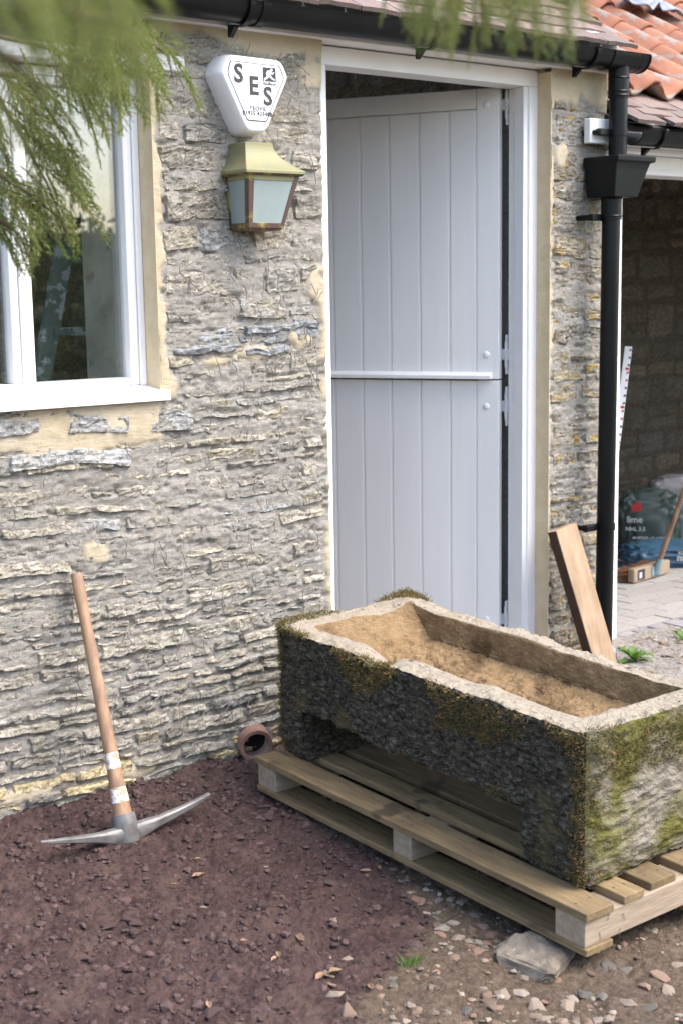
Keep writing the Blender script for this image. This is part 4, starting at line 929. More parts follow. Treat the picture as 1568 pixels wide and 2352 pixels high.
O = [(TX0, TY0), (TX1, TY0), (TX1, TY1), (TX0, TY1)]; I = [(IX0, IY0), (IX1, IY0), (IX1, IY1), (IX0, IY1)]; B = [(FX0, FY0), (FX1, FY0), (FX1, FY1), (FX0, FY1)]
for i in range(4):
    j = (i + 1) % 4; k = KX if i % 2 == 0 else KY
    add(2, (*O[i], H), (*O[j], H), (*I[j], H), (*I[i], H), k, 14); add(3, (*I[i], H), (*I[j], H), (*B[j], BZ[j]), (*B[i], BZ[i]), k, 26)
add(3, (*B[0], BZ[0]), (*B[1], BZ[1]), (*B[2], BZ[2]), (*B[3], BZ[3]), KX, KY)
bm = bmesh.new()
for P, F, mi in parts:
    vs_ = [bm.verts.new(p) for p in P]
    for q in F:
        try: fc = bm.faces.new([vs_[i] for i in q]); fc.material_index = mi; fc.smooth = mi != 0
        except ValueError: pass
bmesh.ops.remove_doubles(bm, verts=bm.verts[:], dist=.0008); bmesh.ops.recalc_face_normals(bm, faces=bm.faces[:]); bm.normal_update()
P = np.array([v.co[:] for v in bm.verts]); Nn = np.array([v.normal[:] for v in bm.verts])
big = fbm(P * 4, 2, 141) * .010; chip = fbm(P * 17, 3, 143) * .005; peck = fbm(v3(P[:, 0] * 30, P[:, 1] * 42 + P[:, 2] * 30, P[:, 2] * 75 - P[:, 1] * 20), 3, 147, .6) * .012
inside = (P[:, 0] > TX0 + .03) & (P[:, 0] < TX1 - .03) & (P[:, 1] > TY0 + .03) & (P[:, 1] < TY1 - .03)
dsp = big + chip + peck * (~inside) + inside * fbm(v3(P[:, 0] * 26, P[:, 1] * 26, P[:, 2] * 40), 4, 151, .65) * (.003 + .013 * sst(.345, .315, P[:, 2]))
Q = P + Nn * dsp[:, None]
# worn, rounded corners and a chipped dip in the near rim
def outer(v, a, b_, r_): return np.minimum(v - a, b_ - v)
ex = outer(P[:, 0], TX0, TX1, 0); ey = outer(P[:, 1], TY0, TY1, 0); ezb = P[:, 2]; ezt = H - P[:, 2]
for e1, e2, d1, d2 in ((ex, ey, 0, 1),):
    k = np.clip(.045 - np.hypot(np.maximum(e1, 0), np.maximum(e2, 0)), 0, 1) * .25
    Q[:, 0] += np.sign((TX0 + TX1) / 2 - P[:, 0]) * k; Q[:, 1] += np.sign((TY0 + TY1) / 2 - P[:, 1]) * k
out_ = (ex < .02) | (ey < .02)
kb = np.clip(.06 - ezb - np.minimum(np.maximum(ex, 0), np.maximum(ey, 0)) * 1.5, 0, 1) * out_
Q[:, 0] += np.sign((TX0 + TX1) / 2 - P[:, 0]) * kb * .25 * (ex < .02); Q[:, 1] += np.sign((TY0 + TY1) / 2 - P[:, 1]) * kb * .3 * (ey < .02); Q[:, 2] += kb * .15
top = np.clip((P[:, 2] - .30) / .10, 0, 1)
dip = np.exp(-((P[:, 1] + .70) / .065) ** 2) * (P[:, 0] < TX0 + .12) * .030 * top; Q[:, 2] -= dip; Q[:, 0] += np.exp(-((P[:, 1] + .70) / .06) ** 2) * (P[:, 0] < TX0 + .01) * .03 * top
Q[:, 2] += top * (.010 * fbm(v3(P[:, 0] * 7, P[:, 1] * 7, 0 * P[:, 0]), 3, 161) + .018 * np.exp(-((P[:, 0] - TX1) / .12) ** 2 - ((P[:, 1] - TY1) / .15) ** 2))
Q[:, 2] += np.array([tz(y) for y in P[:, 1]])
for v, q in zip(bm.verts, Q): v.co = q
tme = bpy.data.meshes.new('basin'); bm.to_mesh(tme); bm.free()
def trough_mat(name, cols, peckb, algae=None, dark=None):
    m, n, l, b = nt(name); t1 = tex(n, l, 'noise', 26, 8, .7); t2 = tex(n, l, 'noise', 120, 4, .7); t3 = tex(n, l, 'noise', 6, 5, .6); t4 = tex(n, l, 'noise', 52, 3, .6, (1, 1.0, 1.9), dist=.8)
    c = mixrgb(n, l, ramp(n, l, t1, .3, .7), *cols)
    if name == 'sooty_stone': c = mixrgb(n, l, ramp(n, l, t4, .50, .66), c, (.125, .110, .082)); c = mixrgb(n, l, ramp(n, l, t4, .46, .34), c, (.012, .010, .008))
    if algae: c = mixrgb(n, l, ramp(n, l, t3, *algae[1]), c, algae[0])
    if dark: c = mixrgb(n, l, ramp(n, l, t1, *dark[1]), c, dark[0])
    c = mixrgb(n, l, ramp(n, l, t2, .40, .30, (0, 0, 0), (.6, .6, .6)), c, tuple(x * .35 for x in cols[0]))
    l.new(c, b.inputs['Base Color']); b.inputs['Roughness'].default_value = .93; b.inputs['Specular IOR Level'].default_value = .25
    p = bump(n, l, b, t4, peckb, .012); bump(n, l, b, t2, .5, .004, p); return m
tme.materials.append(trough_mat('sooty_stone', ((.030, .025, .017), (.066, .055, .038)), 1.0, ((.105, .085, .036), (.56, .68))))
tme.materials.append(trough_mat('mossy_end_stone', ((.19, .165, .12), (.31, .28, .23)), .9, ((.125, .118, .03), (.40, .56)), ((.065, .06, .022), (.60, .68))))
tme.materials.append(trough_mat('worn_rim_stone', ((.25, .205, .15), (.37, .325, .25)), .8, None, ((.10, .072, .055), (.56, .66))))
tme.materials.append(trough_mat('ochre_inner_stone', ((.19, .12, .056), (.30, .205, .11)), 1.0, ((.12, .075, .036), (.50, .66))))
tro = empty('stone_trough', (2.75, -.9, .09), 'large old carved stone trough, mossy and soot dark outside, ochre inside, standing on the pallet', 'trough')
basin = bpy.data.objects.new('basin', tme); COL.objects.link(basin); setp(basin, tro)
# moss: fine upright tufts
def moss(name, pts, nrm, n_each, size, cols, seed):
    r = np.random.default_rng(seed); k = len(pts); p = np.repeat(pts, n_each, 0); m_ = np.repeat(nrm, n_each, 0); c = np.repeat(cols, n_each, 0) * r.uniform(.6, 1.35, (k * n_each, 1))
    p = p + r.normal(0, size * .5, p.shape); dr = m_ + r.normal(0, .75, p.shape) + np.array([0, 0, .25]); dr /= np.linalg.norm(dr, axis=1)[:, None]
    sd_ = np.cross(dr, r.normal(size=p.shape)); sd_ /= np.linalg.norm(sd_, axis=1)[:, None]; L = size * r.uniform(.5, 1.3, (len(p), 1)); w = size * .16
    V = np.stack([p - sd_ * w - m_ * .002, p + sd_ * w - m_ * .002, p + dr * L], 1).reshape(-1, 3); F = np.arange(len(V)).reshape(-1, 3)
    o = mesh(name, V, F, 'mossmat', tro, False, {'col': np.repeat(c, 3, 0)}); o['kind'] = 'stuff'; return o
M['mossmat'] = mat('moss', (1.1, 1.1, 1.1), (.8, .8, .8), 40, .95, attr='col')
mp_, mn_, mc_ = [], [], []
tv = Q; r = np.random.default_rng(77); nv = np.zeros_like(Q)
me_n = np.zeros(len(tme.vertices) * 3); tme.vertices.foreach_get('normal', me_n); nv = me_n.reshape(-1, 3)
BR, OL, YG = np.array([.215, .138, .050]), np.array([.125, .112, .034]), np.array([.155, .140, .038])
nz1 = fbm(v3(P[:, 1] * 7 + P[:, 0] * 7, P[:, 2] * 9, 0 * P[:, 0]), 3, 171)
for i in range(len(P)):
    x, y, z = P[i]; kk = 0
    if abs(x - TX0) < .002 and z < H:           # long dark side
        d_ = nz1[i] * .9
        d_ += 1.1 * math.exp(-((y - TY1) / .03) ** 2) + .85 * math.exp(-((y - TY0) / .05) ** 2) + .75 * math.exp(-((z - H) / .05) ** 2) * (y < -.55) + .9 * math.exp(-((y + .70) / .10) ** 2 - ((z - .33) / .07) ** 2)
        d_ += .95 * math.exp(-((y + 1.22) / .10) ** 2 - ((z - .17) / .09) ** 2) + .6 * math.exp(-((y + 1.05) / .14) ** 2 - ((z - .29) / .06) ** 2) - .12
        kk = 2 if d_ > .54 else (1 if d_ > .42 and r.random() < .5 else 0); c = BR if r.random() < .55 else OL
    elif abs(y - TY0) < .002:                   # mossy end
        d_ = nz1[i] + .25 * (z > .2) + .22
        kk = 1 if d_ > .5 or (d_ > .3 and r.random() < .3) else 0; c = [OL, YG, YG * .8, BR * 1.2][r.integers(0, 4)]
    elif z > H - .001 and ((x > TX1 - .07 and y > TY1 - .18) or (y > TY1 - .03) or (x < TX0 + .02 and y > -.42) or (x < TX0 + .03 and abs(y + .72) < .07)):
        kk = 2 if nz1[i] > -.15 else 0; c = BR if r.random() < .4 else YG * .85
    for _ in range(kk): mp_.append(Q[i] + r.normal(0, .004, 3)); mn_.append(nv[i]); mc_.append(c)
moss('moss', np.array(mp_), np.array(mn_), 6, .0070, np.array(mc_), 5)
# dark wet leaf mould in the near corner of the basin
k = 260; lx = r.uniform(2.62, 2.80, k); ly = -1.37 + r.exponential(.10, k); lz = np.array([tz(v) for v in ly]) + .245 + (lx - FX0) / (FX1 - FX0) * .073 + .010
V, F = pebbles(np.stack([lx, ly, lz], -1), r.uniform(.004, .010, k), .5)
mesh('leaf_mould', V, F, mat('wet_leaf_mould', (.02, .018, .02), (.05, .04, .035), 40, .5), tro)['kind'] = 'stuff'

# rock under the pallet corner
V, F = lump(91, (.165, .125, .060), .55); ro = mesh('rock', V @ np.array([[math.cos(.5), math.sin(.5), 0], [-math.sin(.5), math.cos(.5), 0], [0, 0, 1]]) + np.array([2.36, -1.462, -.103]), F, mat('pale_rock', (.25, .21, .16), (.13, .105, .08), 22, .95, .7, 60, speck=(50, .66, (.36, .33, .28))), None, False)
tag(ro, 'big pale limestone block wedged under the pallet corner', 'rock')
o = LM[('greychip', 2)]
for k, (x, y, s) in enumerate(((2.86, -1.50, .07), (3.02, -1.46, .06))):
    q = bpy.data.objects.new('packing_stone', o); COL.objects.link(q); q.location = (x, y, float(ground_h(x, y)) + .012); q.scale = (s, s, s * .75); q.rotation_euler = (0, .1, k * 1.3); tag(q, 'grey packing stone tucked beneath the pallet bearer', 'stone', 'stones beneath the pallet')

# ================================================================== THINGS IN THE OUTHOUSE
def bag(name, c, dims, m, label, seed, rz=0.0, squash=.0, ex=.5):
    V = ICO4_V.copy(); V = np.sign(V) * np.abs(V) ** np.array([ex, ex, .62]); V = V * (1 + .16 * fbm(ICO4_V * 2.0 + seed, 3, seed))[:, None] + ICO4_V * (.10 - np.abs(fbm(ICO4_V * 4.0 + seed, 4, seed + 3, .7)) * .45)[:, None]
    V[:, 2] = np.maximum(V[:, 2], -.8); V = V * np.array(dims); cz, sz = math.cos(rz), math.sin(rz); V = V @ np.array([[cz, sz, 0], [-sz, cz, 0], [0, 0, 1]]) + np.array(c)
    e = empty(name, (c[0], c[1], .06), label, 'bag'); mesh('sack', V, ICO4_F, m, e, True); return e
M['greenbag'] = mat('green_plastic_sack', (.075, .10, .085), (.04, .056, .05), 8, .4, .5, 14)
M['bluebag'] = mat('blue_plastic_sack', (.05, .12, .185), (.03, .08, .13), 8, .35, .5, 12)
M['whitebag'] = mat('white_paper_sack', (.34, .315, .30), (.2, .185, .18), 8, .7, .6, 14)
M['print'] = mat('pale_print', (.55, .58, .56), None, 20, .6)
M['redprint'] = mat('red_print', (.45, .03, .03), (.3, .02, .02), 12, .5)
bc = ZP(1492, 1275, .07); view = np.array([bc[0], bc[1] - CAM_POS[1]]); view /= np.linalg.norm(view); rzv = math.atan2(view[1], view[0]) - math.pi / 2
rt = np.array([view[1], -view[0], 0])
gb = bag('mortar_sack', (bc[0] + view[0] * .1, bc[1] + view[1] * .1, .21), (.175, .13, .19), 'greenbag', 'green grey lime mortar sack slumped against the dark wall', 21, rzv)
fc = np.array([bc[0] + view[0] * .1, bc[1] + view[1] * .1, .21]) - np.array([view[0], view[1], 0]) * .152
for tx_, sz_, dx, dz in (('lime', .050, -.085, .045), ('NHL 3.5', .030, -.08, .0), ('MORTAR • PLASTER •', .020, .0, -.045)):
    text(tx_, sz_, fc + rt * dx + UZ * dz, rt, UZ, 'print', gb, bold=.0006)
q = [fc + rt * a + UZ * b_ - np.array([view[0], view[1], 0]) * -.02 for a, b_ in ((-.10, .10), (-.05, .10), (-.045, .13), (-.06, .155), (-.085, .15), (-.105, .125))]
mesh('red_emblem', q, [tuple(range(6))], 'redprint', gb)
bb = ZP(1545, 1305, .07); b2 = bag('blue_sack', (bb[0] + .12, bb[1] + .12, .112), (.26, .13, .062), 'bluebag', 'blue plastic sack lying on the floor behind the broom', 22, rzv + .15)
fc = np.array([bb[0] + .12, bb[1] + .12, .112]) - np.array([view[0], view[1], 0]) * .142
text('eu', .05, fc + rt * .06 + UZ * .015, -rt, -UZ, 'print', b2, bold=.002); text('DETA', .024, fc + rt * .07 + UZ * .042, -rt, -UZ, 'print', b2, bold=.001)
wb = ZP(1566, 1240, .07); b3 = bag('paper_sack', (wb[0] + .1, wb[1] + .15, .24), (.15, .13, .17), 'whitebag', 'torn pale paper sack with red print beside the green sack', 23, rzv)
fc = np.array([wb[0] + .1, wb[1] + .15, .24]) - np.array([view[0], view[1], 0]) * .145
mesh('red_emblem', [fc + rt * a + UZ * b_ for a, b_ in ((-.05, -.06), (.08, -.05), (.08, .06), (-.03, .05))], [(0, 1, 2, 3)], 'redprint', b3)
# broom
b0 = ZP(1447, 1336, .075); b1 = ZP(1530, 1312, .075); br = empty('broom', tuple((b0 + b1) / 2), 'yard broom with wooden head lying bristles outward and pale handle', 'broom')
e = b1 - b0; ln = np.linalg.norm(e); e /= ln; bk = np.cross(UZ, e); bk /= np.linalg.norm(bk)
M['broomwood'] = mat('broom_wood', (.36, .27, .18), (.28, .21, .14), 9, .7, .3, 18, stretch=(.6, 5, 5)); M['bristle'] = mat('bristle', (.20, .085, .03), (.10, .045, .02), 60, .8)
hc = (b0 + b1) / 2 + UZ * .028
MB().obox(hc, e, bk, UZ, ln / 2, .02, .036).build('head', 'broomwood', br, bevel=.012, seg=3)
r = np.random.default_rng(4); V = []; F = []
for k in range(420):
    s = r.uniform(-.5, .42) * ln; h = r.uniform(-.03, .03); p0 = hc + e * s + UZ * h + bk * .018; d0 = bk + e * (-.55 + r.normal(0, .12)) + UZ * (r.normal(0, .10) - .15); p1 = p0 + d0 * .075; p1[2] = max(p1[2], .062); w = UZ * .0016 + e * .0012
    i = len(V); V += [p0 - w, p0 + w, p1 + w * .6, p1 - w * .6]; F.append((i, i + 1, i + 2, i + 3))
mesh('bristles', V, F, 'bristle', br)['kind'] = 'stuff'
sk = hc - bk * .022 + e * .03; M['socket'] = mat('pale_blue_bracket', (.30, .42, .46), (.22, .33, .37), 20, .45, metal=.3)
hend = np.array(YP(1600, 1040, float(sk[1]) - .25)); hv = (hend - sk) / np.linalg.norm(hend - sk)
MB().obox(sk, e, UZ, bk, .042, .024, .003).build('bracket', 'socket', br, bevel=.006, seg=2); MB().tube([sk - hv * .01, sk + hv * .07], [.022, .015], 14).build('socket', 'socket', br, True)
MB().tube([sk + hv * .05, sk + hv * 1.35], .0125, 14).build('handle', 'ash', br, True)
lb = hc - bk * .0208 - e * (ln * .31); mesh('label', [lb + e * a * .032 + UZ * b_ * .026 for a, b_ in ((-1, -1), (1, -1), (1, 1), (-1, 1))], [(0, 1, 2, 3)], 'ink', br)
lb = lb - bk * .0006; mesh('label', [lb + e * (a * .012 - .006) + UZ * (b_ * .015 - .002) for a, b_ in ((-1, -1), (1, -1), (1, 1), (-1, 1))], [(0, 1, 2, 3)], 'print', br)
# levelling staff
s0 = np.array(YP(1420, 970, .62)); s1 = np.array(YP(1442, 797, .72)); st = empty('levelling_staff', (s0[0] - .1, s0[1], .06), 'white surveying staff with red and black marks leaning inside the outhouse', 'staff')
sv = (s1 - s0) / np.linalg.norm(s1 - s0); s0 = s0 - sv * ((s0[2] - .07) / sv[2]); L = np.linalg.norm(s1 - s0); sr = np.cross(sv, np.array([view[0], view[1], 0])); sr /= np.linalg.norm(sr); sn = np.cross(sr, sv); sn = sn if sn @ np.array([view[0], view[1], 0]) < 0 else -sn
MB().obox((s0 + s1) / 2, sr, sn, sv, .017, .008, L / 2).build('staff_body', 'upvc', st, bevel=.002)
for k in range(int(L / .02)):
    z = L - .02 - k * .02; c = s0 + sv * z + sn * .0088; hw_ = .012 if k % 2 else .006
    if k % 2 == 0 or k % 5 == 0: MB().obox(c - sr * (.017 - hw_ * .7 - .001), sr, sn, sv, hw_ * .7, .0004, .006).build('mark', 'redprint' if (k // 5) % 2 else 'ink', st)
tag(MB().tube([np.array(ZP(1425, 1312, .062)) + np.array([.10 * math.cos(t) * (1 + .1 * math.sin(3 * t)), .10 * math.sin(t), .004 + .06 * (math.sin(t * .5 + .4) ** 2)]) for t in np.linspace(0, 11, 60)], .006, 8).build('hose_coil', mat('black_rubber', (.02, .02, .022), None, 10, .5), None, True), 'coiled black cable lying beside the outhouse post', 'cable')

# ================================================================== SMALL PLANTS
M['leaf'] = mat('weed_leaf', (.085, .17, .03), (.12, .22, .05), 30, .55, rnd=.1)
def weed(name, base, n, ln, label, cat, seed, wid=.12, serr=True):
    r = random.Random(seed); e = empty(name, tuple(base), label, cat)
    for k in range(n):
        a = k / n * 6.28 + r.uniform(-.3, .3); el = r.uniform(.45, 1.25); L = ln * r.uniform(.65, 1.1); V = []; F = []; K = 9
        for i in range(K):
            t = i / (K - 1); w = L * wid * math.sin(math.pi * min(1, t * .9 + .08)) * ((1.25 if i % 2 else .6) if serr else 1); s = L * t; up_ = math.sin(el) * s - .55 * s * s / L * .9; ot = math.cos(el) * s
            p = np.array([math.cos(a) * ot, math.sin(a) * ot, up_]) + np.array(base); sd_ = np.array([-math.sin(a), math.cos(a), 0]) * w
            V += [p - sd_ + UZ * w * .25, p, p + sd_ + UZ * w * .25]
            if i: j = 3 * i; F += [(j - 3, j - 2, j + 1, j), (j - 2, j - 1, j + 2, j + 1)]
        mesh('leaf', V, F, 'leaf', e, True)
    return e
p = np.array(YP(1452, 1508, -.20)); p[2] = float(ground_h(p[0], p[1])) - .0
p = GP(1455, 1518); weed('dandelion', (p[0], p[1], float(ground_h(p[0], p[1]))), 15, .13, 'green toothed weed growing beside the white post foot', 'weed', 3)
p = GP(1566, 1470); weed('dandelion', (p[0], p[1], float(ground_h(p[0], p[1]))), 7, .09, 'small green weed growing against the kerb bricks', 'weed', 5)
p = GP(940, 2212); e = empty('grass_tuft', (p[0], p[1], float(ground_h(p[0], p[1]))), 'tiny tuft of green grass in the bare earth', 'grass')
r = random.Random(3); V = []; F = []
for k in range(46):
    a = r.uniform(0, 6.28); b_ = np.array([p[0] + r.gauss(0, .014), p[1] + r.gauss(0, .010), float(ground_h(p[0], p[1]))]); L = r.uniform(.014, .034); d_ = np.array([math.cos(a) * .7, math.sin(a) * .7, .7]); sd_ = np.array([-math.sin(a), math.cos(a), 0]) * .0011
    i = len(V); V += [b_ - sd_, b_ + sd_, b_ + d_ * L * .6 + sd_ * .6 + UZ * .004, b_ + d_ * L]; F.append((i, i + 1, i + 2, i + 3))
mesh('blades', V, F, 'leaf', e)

# ================================================================== OVERHANGING CONIFER
M['needle'] = mat('conifer_needle', (.24, .26, .055), (.11, .18, .04), 9, .6, rnd=.22, lo=.4, hi=.6)
def leafy(m, col):
    n = m.node_tree.nodes; l = m.node_tree.links; b = n['Principled BSDF']; t = n.new('ShaderNodeBsdfTranslucent'); t.inputs[0].default_value = (*col, 1)
    x = n.new('ShaderNodeMixShader'); x.inputs[0].default_value = .35; l.new(b.outputs[0], x.inputs[1]); l.new(t.outputs[0], x.inputs[2]); l.new(x.outputs[0], n['Material Output'].inputs[0])
leafy(M['needle'], (.34, .40, .07)); leafy(M['leaf'], (.2, .4, .05))
M['twig'] = mat('conifer_twig', (.15, .085, .04), (.09, .07, .03), 30, .8)
M['bark'] = mat('conifer_bark', (.12, .075, .05), (.07, .05, .035), 10, .95, .8, 30, stretch=(3, 3, .5))
def spray_mesh(seed, L=.24):
    r = np.random.default_rng(seed); segs = []     # twigs: (p0,p1)
    ax = []; p = np.zeros(3); d_ = np.array([1., 0, 0]); n = 12
    for i in range(n + 1):
        ax.append(p.copy()); d_ = d_ + np.array([0, r.normal(0, .05), -.045 + r.normal(0, .04)]); d_ /= np.linalg.norm(d_); p = p + d_ * L / n
    tw = [np.array(ax)]
    for i in range(1, n):
        for sgn in (1, -1):
            if r.random() < .15: continue
            l_ = L * .38 * (1 - .65 * i / n) * r.uniform(.7, 1.25); k = 6; q = ax[i].copy(); dd = np.array([.72, sgn * .62, r.normal(-.05, .18)]); dd /= np.linalg.norm(dd); pts = []
            for j in range(k): pts.append(q.copy()); dd = dd + np.array([.08, 0, -.09 + r.normal(0, .06)]); dd /= np.linalg.norm(dd); q = q + dd * l_ / k
            tw.append(np.array(pts))
    V = []; F = []; MI = []
    for t in tw:                                    # thin stems
        i0 = len(V)
        for j, q in enumerate(t):
            w = .0013 * (1.2 - j / len(t)); V += [q + np.array([0, w, 0]), q + np.array([0, -w * .5, w]), q + np.array([0, -w * .5, -w])]
            if j:
                a = i0 + 3 * j
                for s in range(3): F.append((a - 3 + s, a - 3 + (s + 1) % 3, a + (s + 1) % 3, a + s)); MI.append(1)
        ln = np.linalg.norm(np.diff(t, axis=0), axis=1).sum(); m_ = int(ln / .0030)
        for k in range(m_):
            f = k / m_ * (len(t) - 1); j = int(f); j2 = min(j + 1, len(t) - 1); q = t[j] + (t[j2] - t[j]) * (f - j); dd = t[j2] - t[max(j2 - 1, 0)]; dd = dd / (np.linalg.norm(dd) + 1e-9)
            rv = r.normal(size=3); rv -= dd * (rv @ dd); rv /= np.linalg.norm(rv); nd = dd * .75 + rv * .7; nl = .0115 * r.uniform(.6, 1.2); sd_ = np.cross(nd, r.normal(size=3)); sd_ /= np.linalg.norm(sd_); sd_ *= .00125
            i = len(V); V += [q - sd_, q + sd_, q + nd * nl * .6 + sd_ * .8, q + nd * nl]; F.append((i, i + 1, i + 2, i + 3)); MI.append(0)
    me = bpy.data.meshes.new('foliage_spray'); me.from_pydata([tuple(v) for v in V], [], F); me.materials.append(M['needle']); me.materials.append(M['twig']); me.polygons.foreach_set('material_index', MI); me.update(); return me
SP = [spray_mesh(s) for s in range(5)]
con = empty('conifer_tree', (-.55, -2.05, -.11), 'feathery green conifer whose drooping boughs hang across the view of the window', 'tree')
tp = [(-.55, -2.05, -.15), (-.53, -2.04, .8), (-.50, -2.0, 1.8), (-.42, -1.98, 3.0), (-.36, -1.95, 4.0)]
MB().tube(tp, [.12, .105, .09, .06, .03], 14).build('trunk', 'bark', con, True)
def frame_from(d_, roll):
    d_ = Vector(d_).normalized(); u = Vector((0, 0, 1)); s = d_.cross(u)
    if s.length < 1e-3: s = Vector((1, 0, 0))
    s.normalize(); u = s.cross(d_); m_ = Matrix(((d_.x, -s.x, u.x, 0), (d_.y, -s.y, u.y, 0), (d_.z, -s.z, u.z, 0), (0, 0, 0, 1))); return m_ @ Matrix.Rotation(roll, 4, 'X')
RT = Vector(AX[:, 0]); DNV = Vector((0, 0, -1)); FWD = Vector(AX[:, 2])
rf = random.Random(8)
def put_spray(p, dirpx, scale, jitter=.35):
    d_ = RT * dirpx[0] + DNV * dirpx[1] + FWD * rf.uniform(-.35, .35) + Vector((rf.uniform(-1, 1), rf.uniform(-1, 1), rf.uniform(-1, 1))) * jitter
    o = bpy.data.objects.new('foliage_spray', rf.choice(SP)); COL.objects.link(o); setp(o, con)
    sc = scale * rf.uniform(.8, 1.2); LATE.append((o, Matrix.Translation(Vector(p)) @ frame_from(d_, rf.uniform(-.8, .8)) @ Matrix.Diagonal((sc, sc, sc, 1))))
def limb(pts, r0, r1_, name='branch'):
    P = np.array(pts, float); t = np.linspace(0, 1, len(P)); tt = np.linspace(0, 1, 16); Q_ = np.stack([np.interp(tt, t, P[:, i]) for i in range(3)], -1); Q_ += fbm(Q_ * 5, 2, 3)[:, None] * .006
    MB().tube(Q_, np.linspace(r0, r1_, 16), 8).build(name, 'bark', con, True); return Q_
# boughs in the plane of the sharper foliage (about 2.6 m from the camera)
DSH = 2.75
boughs = [([(-140, 205, 2.5), (0, 225, DSH), (45, 300, DSH), (110, 420, DSH), (150, 520, DSH)], .010, .0015),
          ([(-140, 330, 2.6), (-20, 390, DSH), (60, 440, DSH), (140, 500, DSH), (160, 560, DSH)], .006, .0012),
          ([(-120, 150, 2.5), (60, 180, DSH), (130, 280, DSH), (190, 370, DSH)], .008, .0012),
          ([(-120, 60, 2.4), (120, 110, DSH), (250, 180, DSH), (300, 240, DSH)], .008, .0012),
          ([(-120, -60, 2.2), (150, 20, 2.5), (300, 60, 2.6), (385, 130, 2.7), (400, 190, 2.7)], .008, .0012),
          ([(-140, 470, 2.6), (-10, 500, DSH), (50, 540, DSH), (70, 600, DSH)], .005, .001)]
trunk_at = lambda z: np.array([-.47, -1.99, z])
for pts, r0, r1_ in boughs:
    P = [DP(*q) for q in pts]; P = [trunk_at(min(P[0][2] + .35, 2.9))] + P; Q_ = limb(P, .007, r1_ * .7)
SHARP = []
for poly_, n_, dist_, dirs, sc in (
        ([(-40, 150), (70, 150), (180, 330), (175, 465), (-40, 465)], 40, (2.6, 2.95), ((.45, .8), (.9, .5)), .72),
        ([(-20, 420), (50, 400), (130, 440), (140, 500), (-20, 520)], 18, (2.65, 2.95), ((.4, .9), (.85, .6)), .62),
        ([(90, 40), (330, 0), (375, 110), (320, 160), (140, 170)], 40, (2.45, 2.85), ((.35, .9), (.7, .7)), .66),
        ([(40, 150), (280, 130), (300, 220), (140, 280)], 18, (2.6, 2.9), ((.5, .8), (.8, .6)), .62)):
    c = 0; P_ = np.array(poly_, float)
    while c < n_:
        x = rf.uniform(P_[:, 0].min(), P_[:, 0].max()); y = rf.uniform(P_[:, 1].min(), P_[:, 1].max())
        ins = False; j = len(P_) - 1
        for i in range(len(P_)):
            if (P_[i][1] > y) != (P_[j][1] > y) and x < (P_[j][0] - P_[i][0]) * (y - P_[i][1]) / (P_[j][1] - P_[i][1]) + P_[i][0]: ins = not ins
            j = i
        if not ins: continue
        a = rf.random(); dx = dirs[0][0] + (dirs[1][0] - dirs[0][0]) * a; dy = dirs[0][1] + (dirs[1][1] - dirs[0][1]) * a
        put_spray(DP(x - 60 * dx, y - 60 * dy, rf.uniform(*dist_)), (dx, dy), sc); c += 1
# boughs much nearer to the lens
for pts in ([(-500, -260, .9), (-60, -60, .95), (150, 20, 1.0), (300, 60, 1.05)], [(-500, 0, .9), (-80, 60, .95), (60, 150, 1.0), (110, 230, 1.0)], [(-500, -600, 1.1), (600, -260, 1.35), (1000, -100, 1.45), (1250, -30, 1.5)]):
    P = [DP(*q) for q in pts]; limb([trunk_at(2.3 if pts[0][1] > -500 else 2.6)] + P, .009, .0008)
for _ in range(48): x = rf.uniform(-160, 230); put_spray(DP(x, rf.uniform(-170, -20), rf.uniform(.85, 1.1)), (.6, .5), .34, .5)
for _ in range(4): put_spray(DP(rf.uniform(-110, -60), rf.uniform(200, 270), rf.uniform(.8, .95)), (.6, .4), .22, .4)
for _ in range(4): put_spray(DP(rf.uniform(170, 230), rf.uniform(40, 80), rf.uniform(.9, 1.0)), (.5, .7), .22, .4)
for _ in range(64): x = rf.uniform(900, 1320); put_spray(DP(x, rf.uniform(-150, -42 - abs(x - 1120) * .12), rf.uniform(1.4, 1.7)), (.2, .9), .36, .35)

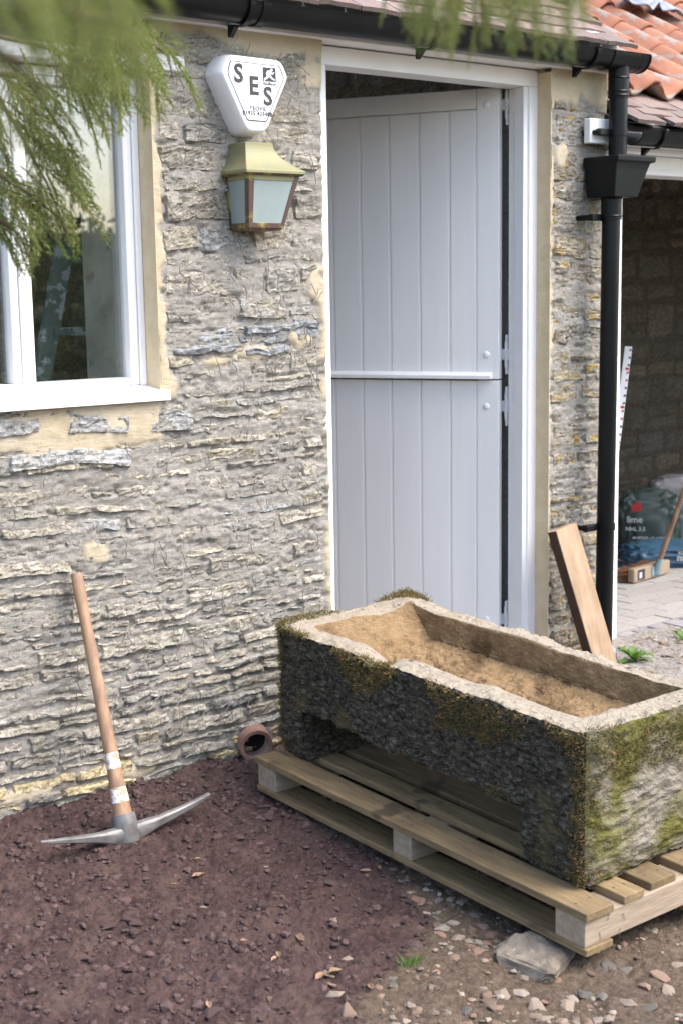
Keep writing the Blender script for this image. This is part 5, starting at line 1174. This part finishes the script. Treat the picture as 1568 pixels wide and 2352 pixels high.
# ================================================================== GARDEN BEHIND THE CAMERA (seen only mirrored in the panes)
M['hedgeleaf'] = mat('hedge_leaf', (.035, .075, .018), (.055, .11, .03), 3, .6)
def leafcloud(n, fn, size, seed):
    r = np.random.default_rng(seed); P = fn(r, n); d1 = r.normal(size=P.shape); d1 /= np.linalg.norm(d1, axis=1)[:, None]; d2 = np.cross(d1, r.normal(size=P.shape)); d2 /= np.linalg.norm(d2, axis=1)[:, None]; s = size * r.uniform(.6, 1.3, (len(P), 1))
    V = np.stack([P - d1 * s, P - d2 * s * .45, P + d1 * s, P + d2 * s * .45], 1).reshape(-1, 3); return V, np.arange(len(V)).reshape(-1, 4)
he = empty('garden_hedge', (6, -10, -.17), 'dense dark green garden hedge opposite the building', 'hedge')
V, F = leafcloud(16000, lambda r, n: np.stack([r.uniform(-3, 15, n), -9.6 - r.random(n) ** 2 * .9, r.uniform(-.17, 1, n) * 2.3 + r.normal(0, .05, n)], -1), .07, 5); mesh('foliage', V, F, 'hedgeleaf', he)
MB().box(-3, 15, -10.9, -9.9, -.17, 2.15).build('hedge_core', M['hedgeleaf'], he)
tr = empty('garden_tree', (5.2, -12.5, -.17), 'broad leafed garden tree standing behind the hedge', 'tree')
MB().tube([(5.2, -12.5, -.2), (5.3, -12.4, 2), (5.6, -12.2, 4), (6.2, -12, 6)], [.22, .18, .13, .05], 10).build('trunk', 'bark', tr, True)
def crown(r, n):
    C = np.array([[5.4, -12, 4.6], [6.6, -11.6, 4.2], [4.4, -12.3, 4.0], [5.8, -12.4, 5.8], [7.2, -12, 3.4], [6.2, -11.5, 3.2], [4.9, -11.7, 5.4]]); k = r.integers(0, len(C), n); g_ = r.normal(size=(n, 3)); return C[k] + g_ / np.linalg.norm(g_, axis=1)[:, None] * (r.random((n, 1)) ** .4) * np.array([.85, .8, .6])
V, F = leafcloud(7000, crown, .085, 9); mesh('crown', V, F, 'hedgeleaf', tr)

for o, m_ in LATE:
    par = o.parent; base = PW.get(par.name, Matrix.Identity(4)) if par else Matrix.Identity(4)
    o.matrix_basis = m_
    # parent inverse already cancels the parent's place, so the basis is the world place
